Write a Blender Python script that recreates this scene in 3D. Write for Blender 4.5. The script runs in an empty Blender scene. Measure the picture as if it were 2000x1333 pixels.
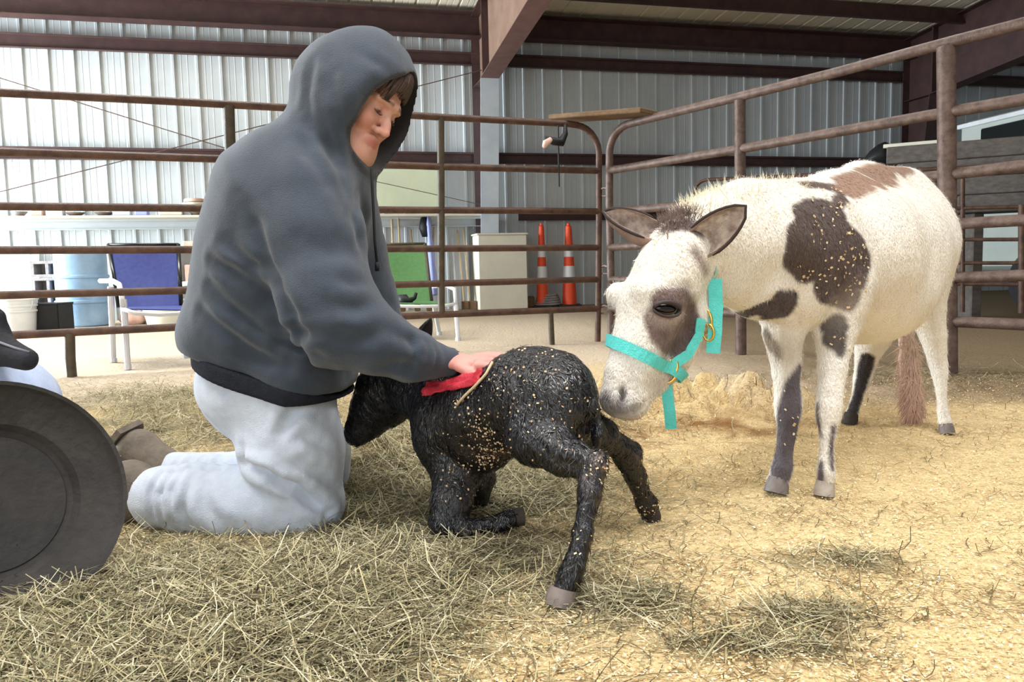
import bpy, math, random
import numpy as np
from mathutils import Vector
from mathutils.bvhtree import BVHTree
import openvdb as vdb
random.seed(7); rng=np.random.default_rng(7)
scene=bpy.context.scene; COL=scene.collection
def lin(c):
    return tuple(((v/255)/12.92 if v/255<=0.04045 else ((v/255+0.055)/1.055)**2.4) for v in c)
# ---------------- camera, world, lights, exposure
FPX=1550.0; H=0.60; PIT=math.atan(144/FPX); ROLL=math.radians(1.25)
Fv=np.array([0,math.cos(PIT),-math.sin(PIT)]); R0=np.array([1.0,0,0]); U0=np.array([0,math.sin(PIT),math.cos(PIT)])
Rv=R0*math.cos(ROLL)-U0*math.sin(ROLL); Uv=U0*math.cos(ROLL)+R0*math.sin(ROLL)
CP=np.array([0,0,H])
camd=bpy.data.cameras.new('camera'); cam=bpy.data.objects.new('camera',camd); COL.objects.link(cam)
camd.sensor_width=36; camd.lens=FPX/2000*36; camd.clip_start=0.05; camd.clip_end=200
from mathutils import Matrix
cam.matrix_world=Matrix(((Rv[0],Uv[0],-Fv[0],0),(Rv[1],Uv[1],-Fv[1],0),(Rv[2],Uv[2],-Fv[2],H),(0,0,0,1)))
scene.camera=cam
w=bpy.data.worlds.new('world'); scene.world=w; w.use_nodes=True
w.node_tree.nodes['Background'].inputs[0].default_value=(0.86,0.93,1.0,1); w.node_tree.nodes['Background'].inputs[1].default_value=0.45
def area(name,loc,target,sx,sy,power,col):
    l=bpy.data.lights.new(name,'AREA'); l.shape='RECTANGLE'; l.size=sx; l.size_y=sy; l.energy=power; l.color=col
    o=bpy.data.objects.new(name,l); COL.objects.link(o); o.location=loc
    o.rotation_euler=(Vector(target)-Vector(loc)).to_track_quat('-Z','Y').to_euler(); return o
area('doorway_daylight',(-11.0,8.0,1.5),(0.0,10.8,0.9),4.5,2.6,2500,(0.80,0.91,1.0))
area('open_side_daylight',(-2.5,-4.0,2.2),(0.2,3.0,0.5),7.0,2.4,170,(0.92,0.96,1.0))
for k,(x,y) in enumerate(((-3.2,1.2),(1.2,1.2),(-3.2,5.6),(1.2,5.6))): area('overhead_fill',(x,y,3.95),(x,y+.001,0),3.2,1.0,(92,86,95,48)[k],(0.97,0.985,1.0)).data.spread=math.radians(125)  # unseen overhead lamps, added to brighten the floor and upward surfaces
sc_v=scene.view_settings; scene.display_settings.display_device='sRGB'
sc_v.view_transform='Standard'; sc_v.look='None'; sc_v.gamma=1; sc_v.use_curve_mapping=False; sc_v.exposure=0.30
# ---------------- picture-point helpers (world points at a given real depth)
def ray(px,py): 
    return Fv+Rv*(px-1000)/FPX+Uv*(666.5-py)/FPX
def P(px,py,Y):
    d=ray(px,py); return CP+d*(Y/d[1])
def G(px,py,z=0.0):
    d=ray(px,py); return CP+d*((z-H)/d[2])
def onplane(px,py,a,b,off=0.0):
    a=np.array(a,float);b=np.array(b,float); n=np.array([b[1]-a[1],-(b[0]-a[0]),0]); n/=np.linalg.norm(n)
    if n[1]>0: n=-n
    q=np.array([a[0],a[1],0])+n*off; d=ray(px,py); return CP+d*(np.dot(q-CP,n)/np.dot(d,n))
# ---------------- mesh builder
class MB:
    def __init__(s): s.v=[];s.f=[]
    def add(s,vs,fs):
        o=len(s.v); s.v+= [tuple(map(float,v)) for v in vs]; s.f+=[tuple(i+o for i in f) for f in fs]
    def obox(s,c,ax,ay,az,hx,hy,hz,bev=0.0):
        c=np.array(c,float);ax,ay,az=[np.array(a,float)/np.linalg.norm(a) for a in(ax,ay,az)]
        if bev<=0:
            vs=[c+ax*hx*i+ay*hy*j+az*hz*k for k in(-1,1) for j in(-1,1) for i in(-1,1)]
            s.add(vs,[(0,2,3,1),(4,5,7,6),(0,1,5,4),(2,6,7,3),(0,4,6,2),(1,3,7,5)])
        else:
            b=bev; vs=[];  # chamfered prism along z with chamfered caps
            ring=[(hx-b,-hy),(hx,-hy+b),(hx,hy-b),(hx-b,hy),(-hx+b,hy),(-hx,hy-b),(-hx,-hy+b),(-hx+b,-hy)]
            for z,q in((-hz,b),(-hz+b,0),(hz-b,0),(hz,b)):
                for x,y in ring:
                    xx=x*(hx-q)/hx; yy=y*(hy-q)/hy; vs.append(c+ax*xx+ay*yy+az*z)
            fs=[tuple(range(7,-1,-1)),tuple(range(24,32))]
            for r in range(3):
                for i in range(8): fs.append((r*8+i,r*8+(i+1)%8,(r+1)*8+(i+1)%8,(r+1)*8+i))
            s.add(vs,fs)
    def box(s,c,size,rz=0,bev=0.0):
        ca,sa=math.cos(rz),math.sin(rz)
        s.obox(c,(ca,sa,0),(-sa,ca,0),(0,0,1),size[0]/2,size[1]/2,size[2]/2,bev)
    def tube(s,pts,r,n=10,cap=True,flat=None):
        pts=[np.array(p,float) for p in pts]; rs=r if hasattr(r,'__len__') else [r]*len(pts)
        vs=[];prev=None
        for i,p in enumerate(pts):
            t=(pts[min(i+1,len(pts)-1)]-pts[max(i-1,0)]); t=t/(np.linalg.norm(t)+1e-9)
            if prev is None:
                up=np.array([0,0,1.0]) if abs(t[2])<.9 else np.array([1.0,0,0])
                u=np.cross(t,up)
            else: u=prev-t*np.dot(prev,t)
            u/=np.linalg.norm(u)+1e-9; prev=u; v=np.cross(t,u)
            for k in range(n):
                a=2*math.pi*(k+.5)/n; vs.append(p+u*math.cos(a)*rs[i]+v*math.sin(a)*rs[i]*(flat or 1))
        fs=[]
        for i in range(len(pts)-1):
            for k in range(n):
                a=i*n+k;b=i*n+(k+1)%n; fs.append((a,b,b+n,a+n))
        if cap: fs.append(tuple(range(n-1,-1,-1))); fs.append(tuple(range((len(pts)-1)*n,len(pts)*n)))
        s.add(vs,fs)
    def lathe(s,prof,c=(0,0,0),n=28,ax=None,cap=False):
        # prof [(r,h)], axis ax through c
        ax=np.array(ax if ax is not None else (0,0,1),float); ax/=np.linalg.norm(ax)
        t=np.array([0,0,1.0]) if abs(ax[2])<.9 else np.array([1.0,0,0]); u=np.cross(t,ax);u/=np.linalg.norm(u);v=np.cross(ax,u)
        c=np.array(c,float); vs=[]
        for r,h in prof:
            for k in range(n):
                a=2*math.pi*k/n; vs.append(c+ax*h+u*math.cos(a)*r+v*math.sin(a)*r)
        fs=[]
        for i in range(len(prof)-1):
            for k in range(n):
                a=i*n+k;b=i*n+(k+1)%n; fs.append((a,b,b+n,a+n))
        if cap: fs.append(tuple(range(n-1,-1,-1))); fs.append(tuple(range((len(prof)-1)*n,len(prof)*n)))
        s.add(vs,fs)
    def build(s,name,m,parent=None,smooth=False,**kw):
        me=bpy.data.meshes.new(name); me.from_pydata(s.v,[],s.f); me.update()
        return link(name,me,m,parent,smooth,**kw)
def link(name,me,m,parent=None,smooth=False,**kw):
    o=bpy.data.objects.new(name,me); COL.objects.link(o)
    if m: me.materials.append(m)
    if smooth=='auto' :
        me.shade_smooth(); me.set_sharp_from_angle(angle=math.radians(38))
    elif smooth: me.shade_smooth()
    if parent is not None:
        o.parent=parent; o.matrix_parent_inverse=parent.matrix_world.inverted()
    for k,v in kw.items(): o[k]=v
    return o
def thing(name,label,cat,loc=(0,0,0),group=None,kind=None):
    o=bpy.data.objects.new(name,None); COL.objects.link(o); o.location=[float(v) for v in loc]; o.empty_display_size=.1
    o.matrix_world=Matrix.Translation(o.location)
    if label:o['label']=label
    if cat:o['category']=cat
    if group:o['group']=group
    if kind:o['kind']=kind
    return o
# ---------------- materials
def mat(name,c,rough=.7,metal=0,var=None,scale=8,detail=5,bump=0,bscale=60,spec=.4,vcol=False,bump2=None,stretch=None,sheen=0,sss=0,coat=0):
    m=bpy.data.materials.new(name); m.use_nodes=True; nt=m.node_tree; b=nt.nodes['Principled BSDF']
    b.inputs['Roughness'].default_value=rough; b.inputs['Metallic'].default_value=metal; b.inputs['Specular IOR Level'].default_value=spec
    if sheen: b.inputs['Sheen Weight'].default_value=sheen; b.inputs['Sheen Roughness'].default_value=.6
    if sss: b.inputs['Subsurface Weight'].default_value=sss; b.inputs['Subsurface Scale'].default_value=.01
    if coat: b.inputs['Coat Weight'].default_value=coat; b.inputs['Coat Roughness'].default_value=.15
    tc=nt.nodes.new('ShaderNodeTexCoord'); src=tc.outputs['Object']
    if stretch:
        mp=nt.nodes.new('ShaderNodeMapping'); mp.inputs['Scale'].default_value=stretch; nt.links.new(src,mp.inputs[0]); src=mp.outputs[0]
    base=None
    if vcol:
        a=nt.nodes.new('ShaderNodeAttribute'); a.attribute_name='Col'; base=a.outputs['Color']
    if var:
        n=nt.nodes.new('ShaderNodeTexNoise'); n.inputs['Scale'].default_value=scale; n.inputs['Detail'].default_value=detail; n.inputs['Roughness'].default_value=.62
        nt.links.new(src,n.inputs['Vector'])
        r=nt.nodes.new('ShaderNodeValToRGB'); r.color_ramp.elements[0].position=.34; r.color_ramp.elements[1].position=.66
        nt.links.new(n.outputs['Fac'],r.inputs[0])
        if vcol:
            r.color_ramp.elements[0].color=(*[1-var]*3,1); r.color_ramp.elements[1].color=(1,1,1,1)
            mx=nt.nodes.new('ShaderNodeMix'); mx.data_type='RGBA'; mx.blend_type='MULTIPLY'; mx.inputs[0].default_value=1
            nt.links.new(base,mx.inputs[6]); nt.links.new(r.outputs[0],mx.inputs[7]); base=mx.outputs[2]
        else:
            r.color_ramp.elements[0].color=(*lin(c),1); r.color_ramp.elements[1].color=(*lin(var),1); base=r.outputs[0]
    if base is not None: nt.links.new(base,b.inputs['Base Color'])
    else: b.inputs['Base Color'].default_value=(*lin(c),1)
    if bump:
        n2=nt.nodes.new('ShaderNodeTexNoise'); n2.inputs['Scale'].default_value=bscale; n2.inputs['Detail'].default_value=6
        nt.links.new(src,n2.inputs['Vector'])
        bp=nt.nodes.new('ShaderNodeBump'); bp.inputs['Strength'].default_value=min(1,bump); bp.inputs['Distance'].default_value=.012
        nt.links.new(n2.outputs['Fac'],bp.inputs['Height']); last=bp
        if bump2:
            n3=nt.nodes.new('ShaderNodeTexNoise'); n3.inputs['Scale'].default_value=bump2[1]; nt.links.new(src,n3.inputs['Vector'])
            b3=nt.nodes.new('ShaderNodeBump'); b3.inputs['Strength'].default_value=bump2[0]; b3.inputs['Distance'].default_value=bump2[2]
            nt.links.new(n3.outputs['Fac'],b3.inputs['Height']); nt.links.new(bp.outputs[0],b3.inputs['Normal']); last=b3
        nt.links.new(last.outputs[0],b.inputs['Normal'])
    return m
M={}
M['sheet']=mat('painted_steel_sheet',(186,192,194),.5,var=(198,203,204),scale=1.5,spec=.3)
M['roof']=mat('roof_sheet',(226,218,200),.55,var=(234,228,212),scale=2)
M['beam']=mat('red_oxide_beam',(62,42,42),.6,var=(78,54,50),scale=5,bump=.1)
M['beamlight']=mat('lit_rafter_web',(118,92,76),.6,var=(134,108,92),scale=4)  # lighter copy of the beam colour, light on the web painted in
M['colpale']=mat('pale_column_paint',(196,204,212),.5,var=(180,190,200),scale=3)
M['rust']=mat('rusty_pipe',(78,60,52),.5,metal=.15,var=(112,92,82),scale=22,bump=.25,bscale=150)
M['rustdark']=mat('dark_rusty_tube',(66,44,36),.55,metal=.1,var=(96,70,54),scale=14,bump=.25,bscale=120)
M['postdark']=mat('dark_green_brown_tube',(64,56,40),.55,metal=.1,var=(84,72,56),scale=14,bump=.2,bscale=120)
M['wood']=mat('old_brown_board',(96,72,48),.8,var=(120,94,66),scale=6,stretch=(1,8,8),bump=.4)
M['lumber']=mat('grey_weathered_lumber',(84,78,74),.85,var=(108,100,94),scale=5,stretch=(1,6,6),bump=.4)
M['white']=mat('white_plastic',(222,224,224),.45,var=(208,210,210),scale=4)
M['cream']=mat('cream_board',(222,216,198),.6,var=(210,206,190),scale=3)
M['blue_tank']=mat('blue_barrel',(128,160,192),.4,var=(150,180,208),scale=5)
M['navy']=mat('navy_mesh',(52,60,118),.8,var=(60,70,130),scale=30)
M['green']=mat('green_mesh',(78,120,70),.8,var=(86,130,78),scale=30)
M['grey']=mat('block_grey',(128,122,120),.85,var=(148,142,140),scale=16,bump=.4)
M['black']=mat('black_plastic',(18,18,20),.6,var=(26,26,28),scale=12)
M['orange']=mat('cone_orange',(238,86,46),.5,var=(228,76,40),scale=6)
M['reflect']=mat('reflective_band',(228,230,234),.4)
M['tan']=mat('pale_wood_handle',(206,184,150),.6,var=(190,166,130),scale=8)
M['alum']=mat('white_tube',(214,216,218),.4,var=(200,202,206),scale=5)
M['bowl']=mat('brown_bowl',(110,92,82),.6,var=(128,108,96),scale=9)
M['pink']=mat('faded_pink_box',(222,186,170),.7,var=(200,160,146),scale=14)
M['bluecloth']=mat('periwinkle_cloth',(150,160,222),.8,var=(170,178,232),scale=10)
M['dark']=mat('dark_window',(20,22,22),.25)
M['trailer']=mat('trailer_white',(178,184,176),.4,var=(168,174,168),scale=2)
M['cord']=mat('dark_cord',(30,30,34),.7)
# ================= STRUCTURE =================
WV=np.array([(7323-1000)/FPX,1.0,0]); WV/=np.linalg.norm(WV)      # along the back wall
WN=np.array([WV[1],-WV[0],0])                                       # inward from the wall
WA=P(1100,518,12.25); WA[2]=0; WB=WA+WV
def wall(px,py,off=0.0): return onplane(px,py,WA,WB,off)
def wpt(s,off,z): q=WA+WV*s+WN*off; return np.array([q[0],q[1],z])
def ws(px,off=0.0): 
    q=wall(px,400,off); return float(np.dot(q-WA,WV))
S0,S1=-12.5,11.0
zE=float(wall(1500,72)[2]); 
# sheets of the back wall, each sheet a piece
wb=thing('wall_back',None,None,wpt(0,0,0),kind='structure')
def sheet_mesh(name,length,m,drop):
    prof=[]
    for i in range(3):
        x=i*.305
        prof+=[(x,0),(x+.238,0),(x+.247,.018),(x+.275,.018),(x+.284,0)]
        prof[-5:-4]=[(x,0),(x+.07,0),(x+.08,.0025),(x+.09,0),(x+.15,0),(x+.16,.0025),(x+.17,0)]
    prof.append((.915,0))
    mb=MB(); n=len(prof); vs=[(a,b,0) for a,b in prof]+[(a,b,length) for a,b in prof]
    mb.add(vs,[(i,i+1,i+1+n,i+n) for i in range(n-1)])
    me=bpy.data.meshes.new(name); me.from_pydata(mb.v,[],mb.f); me.materials.append(m); return me
sm_=sheet_mesh('wall_panel',zE+.12,M['sheet'],0)
k=0; s=S0
ang=math.atan2(WV[1],WV[0])
while s<S1:
    o=bpy.data.objects.new('wall_panel',sm_); COL.objects.link(o); o.location=wpt(s,-.04-.002*(k%2),0); o.rotation_euler=(0,0,ang+math.pi)
    o.location=wpt(s+.915,-.04-.002*(k%2),0)
    o.parent=wb; o.matrix_parent_inverse=wb.matrix_world.inverted(); s+=.915; k+=1
# roof sheets rising inward 1:12
rf=thing('ceiling',None,None,wpt(0,0,zE),kind='structure')
SL=1/12; RL=16.0
rm_=sheet_mesh('roof_panel',RL*math.sqrt(1+SL*SL),M['roof'],0)
s=S0
dirin=np.array([WN[0],WN[1],SL]); dirin/=np.linalg.norm(dirin)
nrm=np.cross(WV,dirin)
while s<S1:
    o=bpy.data.objects.new('roof_panel',rm_); COL.objects.link(o)
    q=wpt(s,-.05,zE+.10)
    nn=-nrm if nrm[2]<0 else nrm
    o.matrix_world=Matrix(((WV[0],nn[0],dirin[0],q[0]),(WV[1],nn[1],dirin[1],q[1]),(WV[2],nn[2],dirin[2],q[2]),(0,0,0,1)))
    mwo=o.matrix_world.copy(); o.parent=rf; o.matrix_parent_inverse=rf.matrix_world.inverted(); o.matrix_world=mwo; s+=.915
# ridge far side so that the roof closes towards the open side
# girts, eave strut, purlins
def zat(px,py,off): return float(wall(px,py,off)[2])
def girt(name,z,off,h,d,m,s0=S0,s1=S1,kind='structure'):
    mb=MB(); c=(wpt(s0,off,z)+wpt(s1,off,z))/2; L=(s1-s0)/2; t=.004
    # a Z-section: web with two flanges
    mb.obox(c,WV,WN,(0,0,1),L,t,h/2)
    mb.obox(c+WN*d/2+np.array([0,0,h/2]),WV,WN,(0,0,1),L,d/2,t)
    mb.obox(c-WN*d/2*.0+WN*d/2-np.array([0,0,h/2]),WV,WN,(0,0,1),L,d/2,t)
    mb.obox(c+WN*d+np.array([0,0,h/2-.012]),WV,WN,(0,0,1),L,t*.6,.012)
    return mb.build(name,m,kind=kind)
zg1=zat(500,96,.15); girt('trim_1',zg1,.06,.17,.07,M['beam'])
zg2=zat(500,303,.15); girt('trim_2',zg2,.06,.15,.07,M['beam'])
zg3=zat(500,436,.15); girt('trim_3',zg3,.06,.13,.07,M['sheet'],S0,ws(950))
girt('trim_4',zat(1300,420,.15),.06,.13,.07,M['beam'],ws(1010),S1)
zs=zat(1300,88,.15); 
mb=MB(); hE=zE+.04-float(wall(1300,92,.2)[2])
c=(wpt(S0,.12,zE-hE/2+.04)+wpt(S1,.12,zE-hE/2+.04))/2
mb.obox(c,WV,WN,(0,0,1),(S1-S0)/2,.01,hE/2); mb.obox(c+WN*.09+np.array([0,0,-hE/2]),WV,WN,(0,0,1),(S1-S0)/2,.09,.008)
mb.obox(c+WN*.09+np.array([0,0,hE/2]),WV,WN,(0,0,1),(S1-S0)/2,.09,.008); mb.build('trim_5',M['beam'],kind='structure')
for i in range(1,10):
    off=1.22*i; z=zE+.10+off*SL-.125; mb=MB(); c=(wpt(S0,off,z)+wpt(S1,off,z))/2; L=(S1-S0)/2
    mb.obox(c,WV,WN,(0,0,1),L,.005,.11); mb.obox(c+WN*.035-np.array([0,0,.11]),WV,WN,(0,0,1),L,.035,.005); mb.obox(c-WN*.035+np.array([0,0,.11]),WV,WN,(0,0,1),L,.035,.005)
    mb.build('trim_%d'%(5+i),M['beam'],kind='structure')
# steel frames: tapered column + haunched rafter
def frame(s,label,mcol,mweb,pale=True):
    t=thing('steel_frame',label,'steel frame',wpt(s,0,0)); t['kind']='structure'
    zk=float(P(970,150,11.2)[2]); zt=zE+.02
    # column profile (off,z)
    def plate(poly,half,m,name):
        mb=MB(); n=len(poly); vs=[wpt(s-half,o,z) for o,z in poly]+[wpt(s+half,o,z) for o,z in poly]
        fs=[tuple(range(n)),tuple(range(2*n-1,n-1,-1))]+[(i,i+n,(i+1)%n+n,(i+1)%n) for i in range(n)]
        mb.add(vs,fs); mb.build(name,m,t)
    plate([(.12,0),(.36,0),(.72,zk),(.12,zk)],.006,mcol,'column_web')
    plate([(.12,zk),(.72,zk),(.86,zk+.03),(8.5,zk+.03+8*SL),(8.5,zt+8.5*SL),(.12,zt)],.006,mweb,'rafter_web')
    def flange(a,b,w,m,name,th=.012):
        a3,b3=wpt(s,*a),wpt(s,*b); d=b3-a3; L=np.linalg.norm(d); mb=MB(); mb.obox((a3+b3)/2,d,WV,np.cross(d,WV),L/2,w/2,th/2); mb.build(name,m,t)
    flange((.36,0),(.72,zk),.26,mcol,'column_flange'); flange((.12,0),(.12,zt),.26,M['beam'],'outer_flange')
    flange((.72,zk),(8.5,zk+.03+8*SL),.26,M['beam'] if not pale else M['oxide_lit'],'rafter_flange')
    flange((.12,zt),(8.5,zt+8.5*SL),.26,M['beam'],'top_flange')
    flange((.12,zk),(.72,zk),.22,M['beam'],'knee_stiffener'); flange((.72,zk),(.72,zt+.72*SL),.2,M['beam'],'splice_plate',.03)
    return t
M['oxide_lit']=mat('lit_oxide_flange',(98,70,66),.6,var=(112,84,78),scale=6)  # beam oxide lightened, light on the flange put into its colour
frame(ws(950,.3),'tapered steel frame with pale lower column between the left and right wall bays','x' and M['colpale'],M['beamlight'])
frame(ws(1786,.3),'dark oxide steel frame behind the right hand pipe fence',M['beam'],M['beam'],False)
# bracing rods on the wall
def rod(a,b,label,m=None,r=.007,off=.16):
    mb=MB(); mb.tube([wall(*a,off),wall(*b,off)],r,6); mb.build('brace_rod',m or M['rust'],label=label,category='rod')
rod((-40,140),(640,352),'upper cross brace rod falling to the right on the left bay of the wall')
rod((-40,385),(945,136),'long brace rod rising to the right towards the steel column',off=.22)
rod((690,345),(940,400),'short brace rod low on the wall left of the pale column',r=.005,off=.19)
# right end wall far away and left part are open; gable wall at the right
GA=wpt(S1,0,0)
mb=MB(); wr=thing('wall_right',None,None,GA,kind='structure')
gm=sheet_mesh('wall_panel',5.2,M['sheet'],0)
for i in range(18):
    o=bpy.data.objects.new('wall_panel',gm); COL.objects.link(o); q=GA+WN*(.915*i)
    o.matrix_world=Matrix(((WN[0],-WV[0],0,q[0]),(WN[1],-WV[1],0,q[1]),(0,0,1,0),(0,0,0,1)))
    mwo=o.matrix_world.copy(); o.parent=wr; o.matrix_parent_inverse=wr.matrix_world.inverted(); o.matrix_world=mwo

# ================= GROUND =================
def vnoise(x,y,seed=0):
    xi=np.floor(x).astype(int); yi=np.floor(y).astype(int); xf=x-xi; yf=y-yi
    def h(a,b):
        n=(a*374761393+b*668265263+seed*982451653)&0xffffffff; n=((n^(n>>13))*1274126177)&0xffffffff; return ((n^(n>>16))&0xffff)/65535.0
    u=xf*xf*(3-2*xf); v=yf*yf*(3-2*yf)
    return (h(xi,yi)*(1-u)+h(xi+1,yi)*u)*(1-v)+(h(xi,yi+1)*(1-u)+h(xi+1,yi+1)*u)*v
def fbm(x,y,o=4,seed=0):
    t=0;a=.5
    for i in range(o): t=t+a*vnoise(x*2**i,y*2**i,seed+i); a*=.5
    return t
def blob(X,Y,px,py,rx,ry,rot=0):
    c=G(px,py); dx=X-c[0]; dy=Y-c[1]; ca,sa=math.cos(rot),math.sin(rot)
    return np.exp(-(((dx*ca+dy*sa)/rx)**2+((-dx*sa+dy*ca)/ry)**2))
def gz(X,Y):
    X=np.asarray(X,float);Y=np.asarray(Y,float)
    z=.030*(fbm(X*4,Y*4,4,3)-.47)+.014*(fbm(X*16,Y*16,3,9)-.45)
    near=np.clip((5.2-Y)/1.0,0,1); z=z*(.35+.65*near)
    z+=near*.32*(blob(X,Y,1400,790,.42,.30)+.7*blob(X,Y,1180,800,.25,.3)+.5*blob(X,Y,720,900,.2,.3)+.35*blob(X,Y,1750,760,.5,.3))*np.clip(np.abs(fbm(X*6,Y*7,3,5)-.44)*2.6,0,.5)
    z+=.03*blob(X,Y,400,800,.6,.35)*(.4+fbm(X*8,Y*8,3,7)); z+=.02*blob(X,Y,560,1250,.5,.3)
    z-=.035*blob(X,Y,1380,850,.22,.08); z-=.02*blob(X,Y,1270,905,.12,.05)
    z+=.02*blob(X,Y,1550,1120,.16,.10)
    # keep it level under the kneeling person and the feet
    for px,py,r in ((480,1040,.45),(640,1030,.25),(1095,1180,.12),(880,1040,.14),(960,1030,.10),(1270,1010,.08),(1520,955,.1),(1610,960,.1)):
        z=z*(1-blob(X,Y,px,py,r,r)*.85)
    return z
def hayw(X,Y):
    h=0
    for px,py,rx,ry,a in ((150,1250,.42,.36,1.2),(600,1130,.36,.24,1.1),(820,1000,.30,.28,1.0),(60,1300,.35,.2,.8),(380,850,.7,.5,.8),(900,1100,.25,.15,.6),
        (760,900,.35,.35,.8),(1560,1205,.09,.04,.7),(1480,1265,.11,.035,.55),(1230,1180,.10,.06,.45),(960,960,.3,.2,.8),(300,780,.9,.5,.75),(1620,1100,.12,.05,.5),(1000,830,.4,.4,.5),(1750,740,.8,.25,.35)):
        h=h+a*blob(X,Y,px,py,rx,ry)
    h=h*np.clip(.05+1.75*fbm(X*5.5,Y*5.5,4,21),0,1.4); return np.clip(h,0,1)
def grid(x0,x1,y0,y1,h):
    xs=np.arange(x0,x1+h/2,h); ys=np.arange(y0,y1+h/2,h); X,Y=np.meshgrid(xs,ys); return X,Y
xs=np.unique(np.round(np.concatenate([np.arange(-14,-3.2,.5),np.arange(-3.2,3.6,.02),np.arange(3.6,16.1,.5)]),4))
ys=np.unique(np.round(np.concatenate([np.arange(-5,.9,.4),np.arange(.9,3.8,.014),np.arange(3.8,6.6,.035),np.arange(6.6,17,.3)]),4))
X,Y=np.meshgrid(xs,ys); Z=gz(X,Y); nx,ny=len(xs),len(ys)
co=np.stack([X,Y,Z],-1).reshape(-1,3)
i=np.arange(nx*ny).reshape(ny,nx); fa=np.stack([i[:-1,:-1],i[:-1,1:],i[1:,1:],i[1:,:-1]],-1).reshape(-1,4)
me=bpy.data.meshes.new('floor')
def fast_mesh(me,co,fa):
    me.vertices.add(len(co)); me.vertices.foreach_set('co',co.astype(np.float32).ravel())
    n=fa.shape[1]; me.loops.add(fa.size); me.loops.foreach_set('vertex_index',fa.astype(np.int32).ravel())
    me.polygons.add(len(fa)); me.polygons.foreach_set('loop_start',np.arange(0,fa.size,n,dtype=np.int32)); 
    me.update(calc_edges=True); me.validate()
def set_col(me,cols):
    a=me.color_attributes.new('Col','FLOAT_COLOR','POINT'); c=np.ones((len(cols),4),np.float32); c[:,:3]=cols; a.data.foreach_set('color',c.ravel())
fast_mesh(me,co,fa)
hw=hayw(X,Y); dirt=np.clip((Y-X*.30-3.7)/.9+1.6*(fbm(X*2,Y*2,3,31)-.5),0,1); dirt=np.where(X>.9,np.clip((Y-3.05)/.35+1.5*(fbm(X*3,Y*3,3,33)-.5),0,1),dirt)
shav=np.array(lin((240,212,160))); hayc=np.array(lin((140,128,94))); dirc=np.array(lin((226,206,180))); dirr=np.array(lin((160,140,112)))
fx=np.clip((X-.6)/1.2,0,1)[...,None]; dc=dirc*(1-fx)+dirr*fx
moist=np.clip(blob(X,Y,1370,840,.5,.25)+.7*blob(X,Y,1150,900,.25,.3)+.8*blob(X,Y,720,900,.15,.2)+.4*blob(X,Y,1450,740,.6,.2),0,1)[...,None]*np.clip(fbm(X*9,Y*9,4,44)*3.0-.9,0,1)[...,None]
sh=shav*(1-moist)+np.array(lin((150,106,62)))*moist
c=sh*(1-hw[...,None]*.9)+hayc*hw[...,None]*.9; c=c*(1-dirt[...,None])+dc*dirt[...,None]
set_col(me,c.reshape(-1,3))
gm=mat('shavings_and_dirt',(0,0,0),.95,vcol=True,var=.30,scale=60,detail=8,bump=1.0,bscale=150,spec=.1,bump2=(.6,34,.02))
link('floor',me,gm,None,True,kind='structure')
# loose strands and flakes
def strands(name,N,sampler,length,width,pal,parent=None,zfun=gz,lift=.004,**kw):
    pts=sampler(N); n=len(pts); th=rng.uniform(0,2*np.pi,n); L=rng.uniform(*length,n); W=rng.uniform(*width,n)
    cur=rng.normal(0,.5,n); tilt=rng.normal(0,.16,n)
    T=np.linspace(-.5,.5,4); vs=np.zeros((n,4,2,3)); 
    for j,t in enumerate(T):
        a=th+cur*t; x=pts[:,0]+np.cos(a)*L*t; y=pts[:,1]+np.sin(a)*L*t
        z=zfun(x,y)+lift+np.minimum(.006,L*.12)*np.abs(rng.normal(0,1,n))*(j==3)+L*tilt*(t+.5)*(tilt>0)+pts[:,2]
        roll=rng.uniform(-.6,.6,n)
        for q,sg in ((0,-1),(1,1)):
            vs[:,j,q,0]=x-np.sin(a)*W*sg/2; vs[:,j,q,1]=y+np.cos(a)*W*sg/2; vs[:,j,q,2]=z+sg*W*.25*roll
    co=vs.reshape(-1,3); b=(np.arange(n)*8)[:,None]
    fs=np.concatenate([b+np.array([[k*2,k*2+1,k*2+3,k*2+2]]) for k in range(3)],0)
    me=bpy.data.meshes.new(name); fast_mesh(me,co,fs)
    pl=np.array([lin(p) for p in pal]); c=pl[rng.integers(0,len(pl),n)]*rng.uniform(.75,1.15,(n,1)); set_col(me,np.repeat(c,8,0))
    return link(name,me,M['strand'],parent,False,kind='stuff',**kw)
M['strand']=mat('strand',(0,0,0),.85,vcol=True,spec=.15)
def samp_hay(N):
    out=[]; 
    while sum(len(o) for o in out)<N:
        y=1.0+rng.random(N*2)**1.5*4.6; x=(rng.random(N*2)*2-1)*(y*.8+.25); p=hayw(x,y)
        k=rng.random(N*2)<p*1.1; lowp=np.zeros(len(x))
        for px_,py_,r_ in ((960,1032,.13),(900,1045,.08),(480,1055,.25)): lowp=np.maximum(lowp,blob(x,y,px_,py_,r_,r_*.7))
        k=k&(rng.random(N*2)>lowp*.75)
        out.append(np.stack([x[k],y[k],rng.random(k.sum())*.022*p[k]*(1-.9*lowp[k])],-1))
    return np.concatenate(out)[:N]
strands('hay',60000,samp_hay,(.03,.14),(.0010,.0023),[(160,150,118),(184,172,136),(130,122,92),(208,198,168),(100,90,68),(142,140,108),(170,158,120),(86,78,58)],label='loose green and tan hay strands strewn over the near left ground',category='hay')
def samp_thin(N):
    y=1.0+rng.random(N)**1.4*3.2; x=-.6*y+rng.random(N)*(1.3*y); 
    cl=fbm(x*6,y*6,3,77); k=rng.random(N)<np.clip(cl*2.4-.75,0.03,1); return np.stack([x[k],y[k],x[k]*0],-1)
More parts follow.
